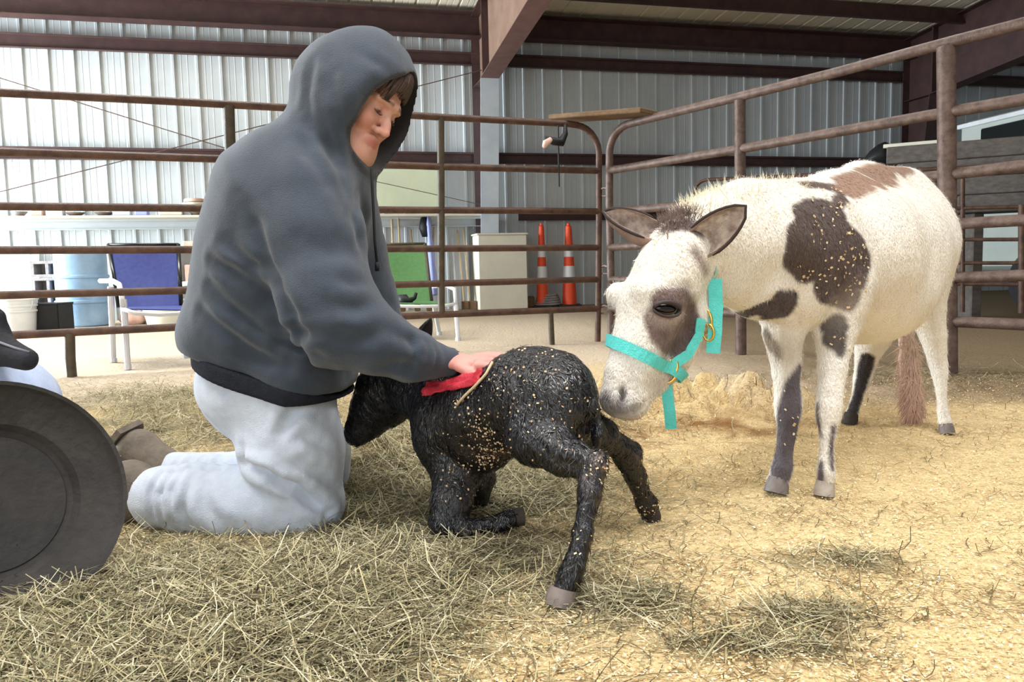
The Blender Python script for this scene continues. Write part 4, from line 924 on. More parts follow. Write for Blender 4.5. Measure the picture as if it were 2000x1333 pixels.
# wet clumps of hair and stuck shavings
def surf_sample(B_,N,filt=None):
    a=B_.fa; k=rng.integers(0,len(a),N); w=rng.dirichlet((1,1,1,1),N); p=np.einsum('ij,ijk->ik',w,B_.co[a[k]]); nn=B_.N[a[k,0]]; return p,nn
def clumps(name,B_,N,L,W,flow,m,par,lift=.0008,pts=None,cols=None,bend=.4,tipw=.15):
    p,nn=surf_sample(B_,N) if pts is None else pts
    n=len(p); fl=np.array([flow(q) for q in p]) if callable(flow) else np.tile(np.array(flow,float),(n,1))
    fl=fl+rng.normal(0,.35,(n,3)); fl-=nn*np.sum(fl*nn,1)[:,None]; fl/=np.linalg.norm(fl,axis=1)[:,None]+1e-9
    sd=np.cross(fl,nn); L_=rng.uniform(*L,n); W_=rng.uniform(*W,n); bd=rng.normal(0,bend,n)
    co=[]; 
    for j,t in enumerate((0,.35,.7,1.0)):
        c0=p+fl*(L_*t)[:,None]+sd*(L_*t*t*bd)[:,None]+nn*(lift*math.sin(math.pi*(t*.8+.1)))
        ww=W_*(1-(1-tipw)*t*t)*(.6 if j==0 else 1)
        co+=[c0-sd*ww[:,None]/2,c0+nn*(ww*.3)[:,None],c0+sd*ww[:,None]/2]
    co=np.stack(co,1); b=(np.arange(n)*12)[:,None]; fs=[]
    for j in range(3):
        for s_ in (0,1): fs.append(b+np.array([[j*3+s_,j*3+s_+1,j*3+s_+4,j*3+s_+3]]))
    me=bpy.data.meshes.new(name); fast_mesh(me,co.reshape(-1,3),np.concatenate(fs,0))
    if cols is not None: set_col(me,np.repeat(cols,12,0))
    return link(name,me,m,par,True,kind='stuff')
def flowf(q):
    t=q[0]; 
    if q[2]<.30: return (0.05,0,-1)
    return (.35,-.3,-.8)
clumps('wet_hair',FB,12000,(.008,.020),(.0020,.0042),flowf,M['wet'],foal)
def flakes(name,B_,seeds,N,par,size=(.003,.008)):
    P_=[];NN=[]
    for (x,y,r,k) in seeds:
        h=B_.hit(x,y)
        for i in range(k):
            q=h+rng.normal(0,r,3); a,b=B_.near(q); P_.append(a);NN.append(b)
    P_=np.array(P_);NN=np.array(NN); n=len(P_); t=rng.normal(0,1,(n,3)); t-=NN*np.sum(t*NN,1)[:,None]; t/=np.linalg.norm(t,axis=1)[:,None]; u=np.cross(NN,t)
    a=rng.uniform(*size,n)[:,None]/2; b=a*rng.uniform(.3,.8,n)[:,None]; o=P_+NN*.0035
    co=np.stack([o-t*a-u*b,o+t*a-u*b,o+t*a+u*b+NN*.002,o-t*a+u*b+NN*.002],1).reshape(-1,3)
    me=bpy.data.meshes.new(name); fast_mesh(me,co,np.arange(n*4).reshape(n,4)); return link(name,me,M['flake'],par,False,kind='stuff')
flakes('stuck_shavings',FB,[(950,850,.035,140),(955,890,.022,150),(990,760,.05,70),(1080,830,.05,60),(1170,910,.02,40),(900,940,.03,50),(1130,1050,.03,30),(1255,940,.03,40),(1110,760,.05,30),(880,860,.04,40),(1268,1000,.012,30),(1010,720,.04,40),(930,800,.04,60)],0,foal,(.0015,.0055))
# red cloth across the foal's neck, under the hand
M['redcloth']=mat('wet_red_cloth',(170,28,44),.6,var=(206,60,76),scale=30,bump=.4,bscale=120); 
def drape(name,pts,w0,off,m,par,nseg=22,K=7,th=.004,**kw):
    """folded cloth following the foal's surface"""
    P3=[FB.hit(*p) for p in pts]; P3=[np.array(p) for p in P3]
    path=[]
    for i in range(len(P3)-1):
        for t in np.linspace(0,1,nseg//(len(P3)-1),endpoint=False): path.append(P3[i]*(1-t)+P3[i+1]*t)
    path.append(P3[-1]); vs=[];fs=[];n=len(path)
    for j,q in enumerate(path):
        t=path[min(j+1,n-1)]-path[max(j-1,0)]; t/=np.linalg.norm(t); 
        a,nn=FB.near(q); s_=np.cross(t,nn); s_/=np.linalg.norm(s_)
        for k in range(K+1):
            u=-1+2*k/K; z=q+s_*u*w0; a2,n2=FB.near(z); wv=off+.0055*math.sin(u*5.5+j*.35)+.003*math.sin(j*1.1+u*2); vs.append(a2+n2*max(.0025,wv))
    for j in range(n-1):
        for k in range(K): q=j*(K+1)+k; fs.append((q,q+1,q+K+2,q+K+1))
    me=bpy.data.meshes.new(name); me.from_pydata([tuple(v) for v in vs],[],fs); o=link(name,me,m,par,True,**kw); md=o.modifiers.new('s','SOLIDIFY'); md.thickness=th; md.offset=1; return o
drape('towel',[(832,762),(868,757),(905,748),(942,736)],.017,.003,M['redcloth'],None,label='wet red towel strip lying over the foal between the sleeve and its shoulder',category='towel')
M['maroon']=mat('maroon_fold',(84,26,40),.5,var=(120,50,66),scale=30)
mb=MB(); mb.tube([P(990,722,1.70),P(992,708,1.70),P(1002,700,1.695),P(1014,702,1.70),P(1022,710,1.705)],[.006,.011,.012,.010,.004],10,flat=.6); mb.build('membrane',M['maroon'],foal,smooth=True)
mb=MB(); h=[FB.hit(x,y)+np.array([0,-.010,.006]) for x,y in ((962,712),(950,735),(930,757),(908,778),(893,795))]; mb.tube(h,[.003,.0032,.003,.003,.0035],7); mb.build('cord_stump',M['tan'],foal,smooth=True)
# ================= SPOTTED DONKEY =================
M['coat']=mat('donkey_coat',(0,0,0),.85,vcol=True,var=.10,scale=14,detail=8,bump=.7,bscale=180,stretch=(1,1,.6),spec=.15,sheen=.15,bump2=(.35,22,.01))
dk=thing('donkey','white and brown spotted donkey with a cream mane sniffing the black foal','donkey',G(1600,965))
dd=SDF((.10,1.48,-.01),(1.74,3.06,1.06),.0066)
def dc(L,k=.03,**kw): dd.chain([Q(*q) for q in L],k,**kw)
# barrel, chest, rump
dc([(1572,492,2.16,108),(1635,500,2.32,138),(1695,500,2.50,132),(1740,488,2.66,116)],.08)
dd.ell(P(1685,575,2.46),(.18,.23,.15),.08)
dc([(1595,385,2.24,40),(1680,366,2.50,42),(1760,372,2.68,44)],.06)
dd.ell(P(1758,462,2.72),(.155,.19,.19),.06)
dd.ell(P(1545,540,2.09),(.11,.12,.15),.05); dd.ell(P(1640,570,2.12),(.075,.09,.14),.05)
# neck
dc([(1560,470,2.14,108),(1490,470,2.04,96),(1420,482,1.93,78),(1365,490,1.86,66)],.05)
dc([(1555,575,2.08,60),(1480,560,2.0,58),(1410,545,1.90,50)],.04)
dc([(1560,402,2.16,48),(1450,404,2.0,46),(1375,422,1.87,36)],.04)
dc([(1345,452,1.83,30),(1318,462,1.81,30)],.03)
# head, seen from its front left
dc([(1345,490,1.84,58),(1318,504,1.80,58),(1298,535,1.775,56)],.03)
dc([(1298,545,1.775,60),(1272,600,1.755,62),(1250,670,1.73,50),(1228,730,1.71,42),(1216,770,1.70,38)],.03)
dc([(1338,540,1.83,50),(1335,620,1.83,50),(1310,685,1.80,42),(1275,730,1.76,36),(1245,775,1.72,28)],.035)
dd.ell(P(1216,782,1.695),(.050,.050,.040),.02); dd.ell(P(1232,798,1.71),(.035,.038,.026),.015)
dc([(1258,566,1.70,20),(1285,582,1.715,18),(1320,580,1.735,16),(1348,570,1.76,14)],.022)
dd.ell(P(1205,578,1.80),(.026,.03,.03),.02)
dd.ell(P(1300,604,1.71),(.026,.018,.020),.014,sub=True)
dd.ell(P(1216,772,1.655),(.008,.016,.019),.010,sub=True); dd.ell(P(1184,778,1.655),(.006,.014,.015),.008,sub=True)
# legs
dc([(1632,560,2.10,64),(1632,640,2.08,42)],.02)
dc([(1632,640,2.08,42),(1626,720,2.05,27),(1619,795,2.025,24),(1617,815,2.02,22),(1616,850,2.005,15),(1614,900,1.99,14),(1613,922,1.985,17),(1612,938,1.985,18)],.010)
dc([(1535,580,2.10,58),(1530,650,2.08,38)],.02)
dc([(1530,650,2.08,38),(1536,730,2.06,26),(1540,790,2.045,25),(1539,812,2.04,23),(1536,850,2.035,17),(1530,898,2.03,16),(1527,916,2.025,20),(1521,938,2.02,21)],.010)
dc([(1796,520,2.76,66),(1806,600,2.75,38)],.02)
dc([(1806,600,2.75,38),(1822,655,2.74,24),(1833,712,2.74,17),(1836,730,2.73,15),(1838,765,2.71,10),(1842,806,2.69,10),(1846,824,2.68,13)],.008)
dc([(1725,600,2.86,66),(1705,655,2.88,36)],.02)
dc([(1705,655,2.88,36),(1692,705,2.92,21),(1684,740,2.93,17),(1672,785,2.90,10),(1664,808,2.88,12)],.008)
DB=Body(dd,4)
F=DB.fold
F([(1640,620),(1665,580),(1680,520)],.018,.006); F([(1596,640),(1590,690),(1600,740)],.012,.006); F([(1215,812),(1240,800),(1262,785)],.005,.005,.6)
F([(1225,700),(1232,750),(1240,790)],.012,.004); F([(1300,560),(1330,556),(1352,562)],.006,.003); F([(1345,600),(1340,660),(1310,700)],.014,.004)
DB.noise(.006,16,45)
co=DB.co; n=len(co)
WHT=np.array(lin((238,232,222))); BR=np.array(lin((84,66,60))); 
c=np.tile(WHT,(n,1)); c=c*(1-.10*fbm(co[:,0]*9,co[:,2]*9,3,61)[:,None]*np.array([.6,1.0,1.6]))
def blobs(L,ysc=1.0):
    if len(L)>1: L=[tuple(np.array(a)*(1-t)+np.array(b)*t) for a,b in zip(L[:-1],L[1:]) if math.hypot(a[0]-b[0],a[1]-b[1])<95 for t in (0,.34,.67)]+[L[-1]]
    return [(h,r*h[1]/FPX) for h,r in ((DB.hitm(x,y),r) for x,y,r in L) if h is not None] or [(DB.hit(L[0][0],L[0][1]),L[0][2]*.001)]
def paint(L,cc,soft=.005,namp=.010,a=1.0,nf=28):
    global c
    m=blobmask(co,blobs(L),soft,namp=namp,nfreq=nf)*a; c=c*(1-m[:,None])+np.array(lin(cc))*m[:,None]
# big flank patch
paint([(1565,415,24),(1590,410,28),(1615,402,22),(1632,425,30),(1600,440,50),(1565,470,40),(1552,500,30),(1590,500,58),(1640,480,58),(1670,500,42),(1688,510,24),(1655,530,50),(1620,550,44),(1650,575,34),(1632,560,30),(1655,590,22)],(78,62,57),.005,.008,nf=22)
paint([(1572,360,14),(1600,362,20),(1630,368,22),(1646,385,18),(1632,400,14)],(92,72,66),.006,.008)
paint([(1640,352,16),(1660,345,18),(1685,338,20),(1710,332,22),(1738,330,20),(1765,332,16)],(148,116,96),.010,.010)
paint([(1640,372,18),(1670,360,22),(1700,352,26),(1735,352,22),(1700,340,24),(1735,332,20),(1770,330,16),(1720,345,22),(1660,382,14),(1680,370,18),(1735,360,16)],(148,116,96),.010,.010)
paint([(1418,626,10),(1450,616,17),(1480,606,20),(1510,606,22),(1535,600,24),(1545,582,18),(1520,580,14),(1535,612,16),(1500,618,16)],(74,62,64),.005,.008)
paint([(1615,640,14),(1635,632,20),(1630,660,24),(1640,675,16),(1640,690,8),(1650,640,12)],(92,84,80),.006,.006)
# lower legs
paint([(1560,720,10),(1553,745,16),(1548,775,22),(1542,805,26),(1537,840,26),(1533,875,26),(1529,905,28),(1525,925,26)],(88,80,84),.006,.005)
paint([(1496,648,10),(1500,665,14),(1510,680,14),(1520,694,9)],(74,62,60),.006)
paint([(1598,790,5),(1597,805,6),(1598,820,7),(1600,835,6),(1603,850,4)],(96,84,84),.004,.001); paint([(1628,835,6),(1626,848,6),(1625,862,6),(1624,875,6),(1624,888,6),(1625,902,6),(1625,916,6)],(96,84,84),.004,.001)
paint([(1604,905,5),(1603,915,7),(1602,928,8),(1602,940,9)],(96,84,84),.004,.001)
paint([(1694,700,14),(1690,720,14),(1684,745,13),(1676,770,12),(1668,795,12),(1662,812,11)],(50,42,42),.005,.006)
# face
paint([(1300,590,30),(1330,588,28),(1345,610,24),(1348,640,20),(1335,655,30),(1318,680,22),(1302,668,26),(1290,650,26),(1282,622,26),(1315,630,40)],(118,98,92),.006,.003)
paint([(1340,568,14),(1352,585,12),(1352,620,10),(1345,650,16),(1330,672,16),(1305,682,12)],(84,66,62),.012,.003,.7)
paint([(1276,612,10),(1290,624,16),(1310,626,16),(1330,616,10)],(196,178,168),.012,.003,.6)
paint([(1280,604,9),(1302,603,16),(1324,602,9)],(64,50,48),.006,.001,.85)
paint([(1180,782,20),(1200,800,28),(1220,806,24),(1236,796,14)],(116,106,112),.024,.004,.8)
paint([(1216,763,8),(1214,776,9),(1212,788,9)],(60,50,56),.008,.002,.8); paint([(1184,776,9)],(60,50,56),.008,.002,.7)
paint([(1238,806,3),(1250,797,3),(1260,786,3)],(70,58,60),.004,.001,.8)
paint([(1222,824,14),(1245,818,12)],(206,170,160),.010,.003,.8)
paint([(1290,750,20),(1310,730,18)],(176,156,146),.02,.004,.6)
paint([(1300,446,14),(1320,440,20),(1345,440,20),(1366,452,14)],(88,70,67),.008,.004)
paint([(1358,492,14),(1368,508,12),(1378,530,10)],(120,100,94),.010,.004,.8)
paint([(1640,600,20),(1700,600,40),(1760,560,40)],(226,208,190),.04,.02,.3)
paint([(1500,680,34),(1540,690,26)],(176,156,130),.02,.006,.5)
c=c*(1+0*c)
DB.build('body',M['coat'],dk,c)
# nostrils, eyes
mb=MB(); 
def disc(B_,px,py,ra,rb,rot,off,dome,m,nm,par,N=18):
    h=B_.hit(px,py); _,nn=B_.near(h); s_=np.cross(nn,(0,0,1)); s_/=np.linalg.norm(s_); t=np.cross(s_,nn); ca,sa=math.cos(rot),math.sin(rot); a=s_*ca+t*sa; b=-s_*sa+t*ca
    mb=MB(); vs=[h+nn*(off+dome)];fs=[]
    for r,f in ((.5,.8),(.85,.4),(1.0,0)):
        for k in range(N): an=2*math.pi*k/N; vs.append(h+nn*(off+dome*f)+a*math.cos(an)*ra*r+b*math.sin(an)*rb*r)
    for k in range(N):
        fs.append((0,1+k,1+(k+1)%N))
        for q in (0,1): fs.append((1+q*N+k,1+q*N+(k+1)%N,1+(q+1)*N+(k+1)%N,1+(q+1)*N+k)[::-1])
    mb.add(vs,fs); return mb.build(nm,m,par,smooth=True)
M['eye']=mat('dark_eye',(10,8,9),.12,spec=.45); M['lid']=mat('eyelid',(60,48,48),.6); M['nostril']=mat('nostril_dark',(48,40,42),.7)
disc(DB,1301,604,.027,.0125,.10,-.001,.009,M['eye'],'eye',dk)
hh=DB.hit(1301,604); _,en=DB.near(hh); s_=np.cross(en,(0,0,1));s_/=np.linalg.norm(s_);t_=np.cross(s_,en)
if s_[0]<0: s_=-s_
if t_[2]<0: t_=-t_
for sg,nm in ((1,'upper_eyelid'),(-1,'lower_eyelid')):
    mb=MB(); pts=[hh+s_*(.032*math.cos(a))+t_*(sg*.0155*math.sin(a)-.003*math.cos(a))+en*(.004+.006*math.sin(a)) for a in np.linspace(math.pi,0,9)]
    mb.tube(pts,[.002]+[.0048 if sg>0 else .0032]*7+[.002],8); mb.build(nm,M['lid'],dk,smooth=True)
disc(DB,1217,773,.0055,.0125,.25,-.001,.001,M['nostril'],'nostril',dk)
# hooves
M['hoofw']=mat('pale_hoof',(190,180,170),.6,var=(150,138,130),scale=20,bump=.2); M['hoofd']=mat('grey_hoof',(126,116,112),.6,var=(96,88,86),scale=20,bump=.2)
hoof('hoof',P(1521,934,2.02),P(1515,964,2.01),.0255,.032,M['hoofd'],dk); hoof('hoof',P(1612,936,1.985),P(1609,968,1.98),.0215,.026,M['hoofw'],dk)
hoof('hoof',P(1846,824,2.68),P(1850,847,2.67),.020,.026,M['hoofd'],dk); hoof('hoof',P(1663,808,2.88),P(1658,831,2.87),.024,.029,M['sole'],dk)
# ears
M['ear_out']=mat('brown_ear',(128,106,96),.85,var=(150,126,112),scale=30,bump=.5,bscale=160); M['ear_in']=mat('ear_inside',(188,172,160),.95,var=(128,110,100),scale=40,bump=.6,bscale=120); M['ear_rim']=mat('dark_ear_rim',(52,40,38),.85)
ep=lambda t:(math.sin(math.pi*min(1,.22+.78*t)))**.62*(1.0 if t<.9 else 1-(t-.9)*6) if t<1 else .06
ear('ear',P(1346,492,1.765),P(1458,404,1.735),.040,(-.15,-1,-.10),M['ear_out'],M['ear_in'],dk,curl=.12,depth=.34,prof=ep)
ear('ear',P(1292,468,1.80),P(1178,412,1.83),.040,(.15,-.8,.65),M['ear_out'],M['ear_in'],dk,curl=.45,prof=ep)
pp_=[P(1412,424,1.722),P(1432,408,1.715),P(1450,401,1.718),P(1461,408,1.722),P(1462,424,1.722),P(1456,444,1.722)]; 
for kk_,(e1,e2) in enumerate([v for v in EARS.values()][-2:]):
    pts=[e1[i]*1.0 for i in range(2,len(e1))]+[e2[i]*1.0 for i in range(len(e2)-2,1,-1)]
    mb=MB(); mb.tube(pts,[.0015]+[.0035]*(len(pts)-2)+[.0015],7); mb.build('ear_rim',M['ear_rim'],dk,smooth=True)
# mane, forelock, body fringe of hair
M['maneh']=mat('cream_mane',(244,236,212),.85,vcol=False,var=(232,222,194),scale=20,sheen=.2)
M['lock']=mat('dark_forelock',(104,86,80),.85,var=(132,110,100),scale=20)
def tufts(name,crest,N,L,W,m,par,lean,spread,jit=.35,side=.02):
    P3=[P(*q) for q in crest]; seg=rng.uniform(0,len(P3)-1.001,N); i=seg.astype(int); f=(seg-i)[:,None]; A=np.array(P3); base=A[i]*(1-f)+A[i+1]*f
    base=base+rng.normal(0,side,(N,3))*np.array([.6,1,.4]); d=np.array(lean,float)+rng.normal(0,jit,(N,3)); d/=np.linalg.norm(d,axis=1)[:,None]
    L_=rng.uniform(*L,N)[:,None]; W_=rng.uniform(*W,N)[:,None]; drop=np.abs(rng.normal(0,spread,N))[:,None]
    sd=np.cross(d,np.array([0,-1.0,0])+rng.normal(0,.5,(N,3))); sd/=np.linalg.norm(sd,axis=1)[:,None]; co=[]
    for t in (0,.4,.75,1): c0=base+d*L_*t+np.array([0,-.3,-1])*drop*t*t*L_; w=W_*(1-.85*t*t); co+=[c0-sd*w/2,c0+np.cross(sd,d)*w*.4,c0+sd*w/2]
    co=np.stack(co,1); b=(np.arange(N)*12)[:,None]; fs=[]
    for j in range(3):
        for s2 in (0,1): fs.append(b+np.array([[j*3+s2,j*3+s2+1,j*3+s2+4,j*3+s2+3]]))
    me=bpy.data.meshes.new(name); fast_mesh(me,co.reshape(-1,3),np.concatenate(fs,0)); return link(name,me,m,par,True,kind='stuff')
tufts('mane',[(1350,432,1.88),(1400,410,1.95),(1450,398,2.0),(1500,392,2.07),(1560,390,2.14)],22000,(.03,.066),(.0010,.0022),M['maneh'],dk,(-.12,-.35,1.0),.9,.36,.026)
tufts('mane_side',[(1372,460,1.85),(1420,445,1.89),(1480,432,1.96),(1530,425,2.04)],9000,(.028,.05),(.0010,.0020),M['maneh'],dk,(-.10,-.5,.8),.7,.42,.024)
tufts('forelock',[(1355,440,1.85),(1330,446,1.83),(1306,462,1.79)],7000,(.03,.062),(.0010,.0022),M['lock'],dk,(-.1,.3,.9),.7,.4,.017)
p_,n_=surf_sample(DB,26000); 
# short coat fringe that roughens the outline
tr3=DB.co; from_idx=None
kk=rng.integers(0,len(DB.co),60000); pk=DB.co[kk]+rng.normal(0,.002,(60000,3)); nk=DB.N[kk]; ck=c[kk]*rng.uniform(.9,1.06,(60000,1))
M['fur']=mat('short_fur',(0,0,0),.9,vcol=True,spec=.1)
def furs(name,p,nn,cols,L,W,flow,par,m):
    n=len(p); fl=np.tile(np.array(flow,float),(n,1))+rng.normal(0,.3,(n,3)); fl-=nn*np.sum(fl*nn,1)[:,None]; fl/=np.linalg.norm(fl,axis=1)[:,None]+1e-9
    d=fl*.9+nn*.26; sd=np.cross(fl,nn); L_=rng.uniform(*L,n)[:,None]; W_=rng.uniform(*W,n)[:,None]
    co=np.stack([p-sd*W_/2,p+sd*W_/2,p+d*L_+0*sd],1); me=bpy.data.meshes.new(name); fast_mesh(me,co.reshape(-1,3),np.arange(n*3).reshape(n,3)); set_col(me,np.repeat(cols,3,0)); return link(name,me,m,par,False,kind='stuff')
furs('fur',pk,nk,ck,(.008,.015),(.0010,.0020),(.3,.1,-.9),dk,M['fur'])
# tail, stained
M['tail']=mat('stained_tail',(198,160,142),.8,var=(160,104,92),scale=10,bump=.5,bscale=90,stretch=(1,1,.3)); M['tailr']=mat('reddish_tail_end',(168,92,80),.7,var=(196,132,112),scale=14,bump=.5,bscale=90)
td_=SDF((1.20,2.60,.0),(1.80,3.2,.62),.006)
td_.chain([Q(1796,600,3.04,20),Q(1770,650,2.99,15),Q(1772,700,2.95,15),Q(1776,760,2.90,17),Q(1779,812,2.87,13)],.02,flat=((0,1,0),.5)); TB_=Body(td_,2); TB_.noise(.012,40,3)
tz=np.clip((TB_.co[:,2]-.06)/.30,0,1)[:,None]; TB_.build('tail',M['coat'],dk,np.array(lin((206,168,150)))*(1-tz)+np.array(lin((206,176,158)))*tz)
def tail_hair(N):
    z0=rng.random(N); P3=np.array([P(1772,660,2.98),P(1772,700,2.95),P(1776,760,2.89),P(1779,800,2.865)]); sg=np.minimum((z0*3).astype(int),2); f=(z0*3-sg)[:,None]; b=P3[sg]*(1-f)+P3[sg+1]*f
    return b+np.stack([rng.normal(0,.012,N),rng.normal(-.012,.010,N),rng.normal(0,.01,N)],-1)
p_=tail_hair(2600); nn_=np.tile(np.array([0,-1.0,.05]),(2600,1)); zz=np.clip((p_[:,2]-.06)/.30,0,1)[:,None]
M['tailhair']=mat('tail_strand',(0,0,0),.8,vcol=True,spec=.15)
clumps('tail_switch',None,0,(.05,.085),(.002,.0035),lambda q:(0,0,-1),M['tailhair'],dk,pts=(p_,nn_),cols=(np.array(lin((212,174,156)))*(1-zz)+np.array(lin((226,204,188)))*zz)*rng.uniform(.75,1.15,(2600,1)),bend=.1)
flakes('stuck_shavings',DB,[(1590,450,.05,26),(1640,520,.06,40),(1670,500,.03,30),(1580,540,.03,20),(1620,570,.05,14),(1640,410,.04,34),(1640,380,.03,16),(1540,820,.03,14),(1630,670,.02,8),(1260,520,.04,4)],0,dk,(.003,.009))
P_ear=[]
# ---------------- halter: teal straps with brass hardware
M['teal']=mat('teal_webbing',(92,206,200),.6,var=(82,196,190),scale=60,bump=.3,bscale=300); M['brass']=mat('brass',(214,176,92),.28,metal=.9)
M['rope']=mat('pale_ring',(150,180,160),.5)
ht=thing('halter','teal webbing halter with brass buckles on the spotted donkey head','halter',DB.hit(1300,690))
def strap(nm,P3,wd,m,par,dirw=None,th=.0026,body=None,close=False,off=.004):
    n=len(P3); vs=[];fs=[]
    for j in range(n):
        t=P3[(j+1)%n if close else min(j+1,n-1)]-P3[(j-1)%n if close else max(j-1,0)]; t/=np.linalg.norm(t)+1e-9
        if body is not None: _,nn=body.near(P3[j])
        else: nn=np.array(dirw,float)
        s2=np.cross(t,nn); s2/=np.linalg.norm(s2)+1e-9; nn=np.cross(s2,t); q=P3[j]+nn*off
        vs+=[q-s2*wd/2,q+s2*wd/2,q+s2*wd/2+nn*th,q-s2*wd/2+nn*th]
    for j in range(n if close else n-1):
        a=j*4;b=((j+1)%n)*4
        for k in range(4): fs.append((a+k,a+(k+1)%4,b+(k+1)%4,b+k))
    if not close: fs+=[(3,2,1,0),((n-1)*4,(n-1)*4+1,(n-1)*4+2,(n-1)*4+3)]
    mb=MB(); mb.add(vs,fs); return mb.build(nm,m,par)
def loop(c_,ax,R=.3,N=72,body=DB,lim=None):
    ax=np.array(ax,float)/np.linalg.norm(ax); u=np.cross(ax,(0,1,0.2)); u/=np.linalg.norm(u); v=np.cross(ax,u); out=[]
    for k in range(N):
        a=2*math.pi*k/N; d=u*math.cos(a)+v*math.sin(a); o=c_+d*R; r=body.tree().ray_cast(Vector(o),Vector(-d),R); out.append(np.array(r[0]) if r[0] is not None else c_+d*.08)
    return out
h1=DB.hit(1200,668); h2=DB.hit(1296,716); cc_=P(1262,700,1.78)
e1=h2-h1; axn=np.cross(e1,cc_-h1); L1=loop(cc_,axn)
L1=[L1[k]*.5+L1[k-1]*.25+L1[(k+1)%len(L1)]*.25 for k in range(len(L1))]
strap('noseband',L1,.026,M['teal'],ht,body=DB,close=True,off=.010)
def surfpath(pts,N=6,off=0):
    out=[]
    for (a,b) in zip(pts[:-1],pts[1:]):
        for t in np.linspace(0,1,N,endpoint=False): out.append(DB.hit(a[0]*(1-t)+b[0]*t,a[1]*(1-t)+b[1]*t))
    out.append(DB.hit(*pts[-1])); return out
strap('cheek_strap',surfpath([(1306,714),(1338,692),(1358,655),(1364,622)]),.024,M['teal'],ht,body=DB,off=.010)
strap('crown_strap',[P(1376,625,1.80),P(1380,585,1.80),P(1384,545,1.805),P(1382,520,1.815)],.028,M['teal'],ht,dirw=(-.2,-1,0),off=.0)
strap('crown_end',[P(1396,545,1.785),P(1398,600,1.78),P(1396,650,1.775),P(1392,690,1.775)],.031,M['teal'],ht,dirw=(-.1,-1,0),off=.0)
strap('hanging_strap',[P(1300,742,1.735),P(1304,775,1.73),P(1308,805,1.73),P(1311,838,1.735)],.025,M['teal'],ht,dirw=(-.2,-1,0),off=0)
def ring(nm,c_,r,t,nrm_,m,par,sq=1.0):
    nrm_=np.array(nrm_,float)/np.linalg.norm(nrm_); u=np.cross(nrm_,(0,0,1));u/=np.linalg.norm(u);v=np.cross(nrm_,u); pts=[c_+u*math.cos(a)*r+v*math.sin(a)*r*sq for a in np.linspace(0,2*math.pi,21)]
    mb=MB(); mb.tube(pts,t,8,cap=False); return mb.build(nm,m,par,smooth=True)
ring('ring',P(1302,726,1.725),.021,.0038,(-.3,-1,0.1),M['brass'],ht,1.2); ring('buckle',P(1312,716,1.722),.013,.0030,(-.5,-1,.3),M['brass'],ht,1.3)
ring('ring',P(1376,628,1.785),.017,.0034,(-.8,-1,0),M['brass'],ht,1.6); ring('buckle',P(1384,650,1.775),.012,.003,(-.6,-1,0),M['brass'],ht,1.5)
ring('snap',P(1386,530,1.79),.015,.0036,(-.3,-1,0),M['rope'],ht,1.3)
# ================= FEED PAN AND SECOND PERSON AT THE LEFT EDGE =================
M['rubber']=mat('dusty_black_rubber',(48,46,45),.8,var=(68,64,61),scale=7,bump=.35,bscale=60,spec=.3)
M['rubberd']=mat('rubber_inner',(44,42,42),.8,var=(58,55,54),scale=9,bump=.3,bscale=60)
pc=P(-10,981,1.42); pn=CP-pc; pn=pn/np.linalg.norm(pn); pn=pn+np.array([.25,0,.12]); pn/=np.linalg.norm(pn); rp=246/FPX*1.42
pan=thing('feed_pan','round black rubber feed pan standing on edge at the left, hollow side out','pan',pc)
mb=MB(); mb.lathe([(rp*.55,-.052),(rp*.60,-.046),(rp*.97,-.006),(rp*1.0,.004),(rp*.995,.012),(rp*.965,.010),(rp*.95,.0),(rp*.93,-.006),(rp*.66,-.024),(rp*.615,-.040),(rp*.55,-.044)],pc,64,pn); mb.build('rim',M['rubber'],pan,smooth='auto')
mb=MB(); mb.lathe([(0,-.052),(rp*.56,-.052),(rp*.575,-.045),(rp*.56,-.040),(rp*.3,-.042),(0,-.043)],pc,64,pn); mb.build('pan_floor',M['rubberd'],pan,smooth='auto')
M['denim']=mat('pale_denim',(186,200,230),.9,var=(200,212,238),scale=30,bump=.3,bscale=300); M['jacket']=mat('black_jacket',(24,25,32),.75,var=(34,34,42),scale=16,bump=.3,bscale=80); M['piping']=mat('grey_piping',(120,122,132),.6)
p2=thing('person','second person half out of the picture at left in black piped jacket and pale jeans','person',P(-170,1100,1.9))
s2=SDF((-2.1,1.55,-.02),(-.85,2.7,1.25),.0075)
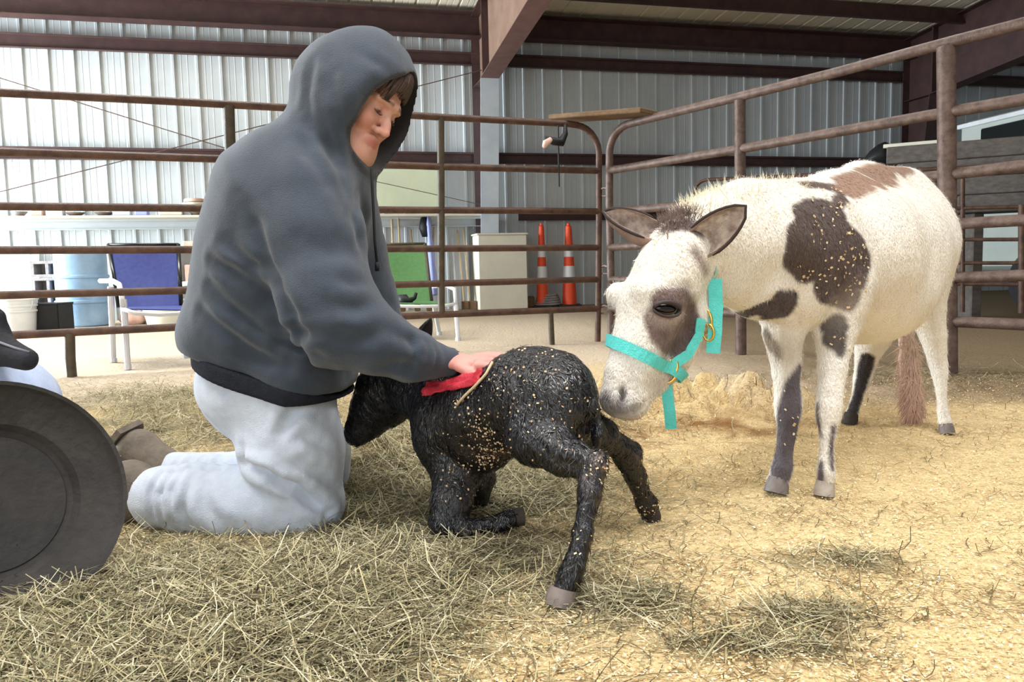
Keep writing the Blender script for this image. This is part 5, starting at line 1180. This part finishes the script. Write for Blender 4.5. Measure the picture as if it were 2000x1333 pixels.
s2.chain([Q(-260,330,2.05,60),Q(-250,420,2.05,50)],.03); s2.ell(P(-275,300,2.05),(.085,.075,.11),.02); s2.chain([Q(-330,290,2.05,10),Q(-350,312,2.05,10)],.02)
s2.chain([Q(-240,470,2.05,110),Q(-150,640,2.05,110)],.04); s2.chain([Q(-300,500,1.9,34),Q(-400,640,1.88,28),Q(-450,700,1.86,22)],.02)
for k in range(4): s2.chain([Q(-450-4*k,704+6*k,1.86,7),Q(-480-4*k,726+8*k,1.86,7),Q(-490,745+8*k,1.86,6)],.004)
Body(s2,3).build('body',M['skin'],p2,np.tile(np.array(lin((214,158,138))),(len(Body(s2,3).co),1)))
s2=SDF((-2.2,1.5,-.02),(-.78,2.7,1.25),.0075)
s2.chain([Q(-110,760,2.05,150),Q(-60,800,2.05,140)],.06,flat=((0,1,0),1.1)); s2.ell(P(-20,800,2.05),(.155,.19,.12),.05)
for dy in (-.12,.12): s2.chain([Q(-60,850,2.05+dy,105),Q(-260,930,2.0+dy,88),Q(-330,960,2.0+dy,80)],.03); s2.chain([Q(-330,965,2.0+dy,72),Q(-150,985,2.02+dy,70),Q(-40,985,2.04+dy,55)],.02)
J=Body(s2,3); J.noise(.01,10,2); J.build('jeans',M['denim'],p2)
s2=SDF((-2.2,1.5,.2),(-.78,2.7,1.35),.0065)
s2.chain([Q(-260,470,2.05,125),Q(-230,600,2.05,130),Q(-180,690,2.05,120)],.06,flat=((0,1,0),1.1)); s2.chain([Q(-110,660,1.98,56),Q(-10,680,1.93,32),Q(50,702,1.915,22)],.02); s2.chain([Q(-290,480,1.87,60),Q(-400,640,1.88,46),Q(-435,690,1.87,38)],.03)
s2.chain([Q(-60,690,1.96,46),Q(-16,655,1.95,28),Q(-14,622,1.95,22)],.02)
J=Body(s2,3); J.noise(.01,12,3); J.build('jacket',M['jacket'],p2)
mb=MB(); mb.tube([J.hit(x,y)+np.array([0,-.002,.0]) for x,y in ((-60,662),(0,669),(30,680),(58,688))],.0032,6); mb.build('piping',M['piping'],p2,smooth=True)
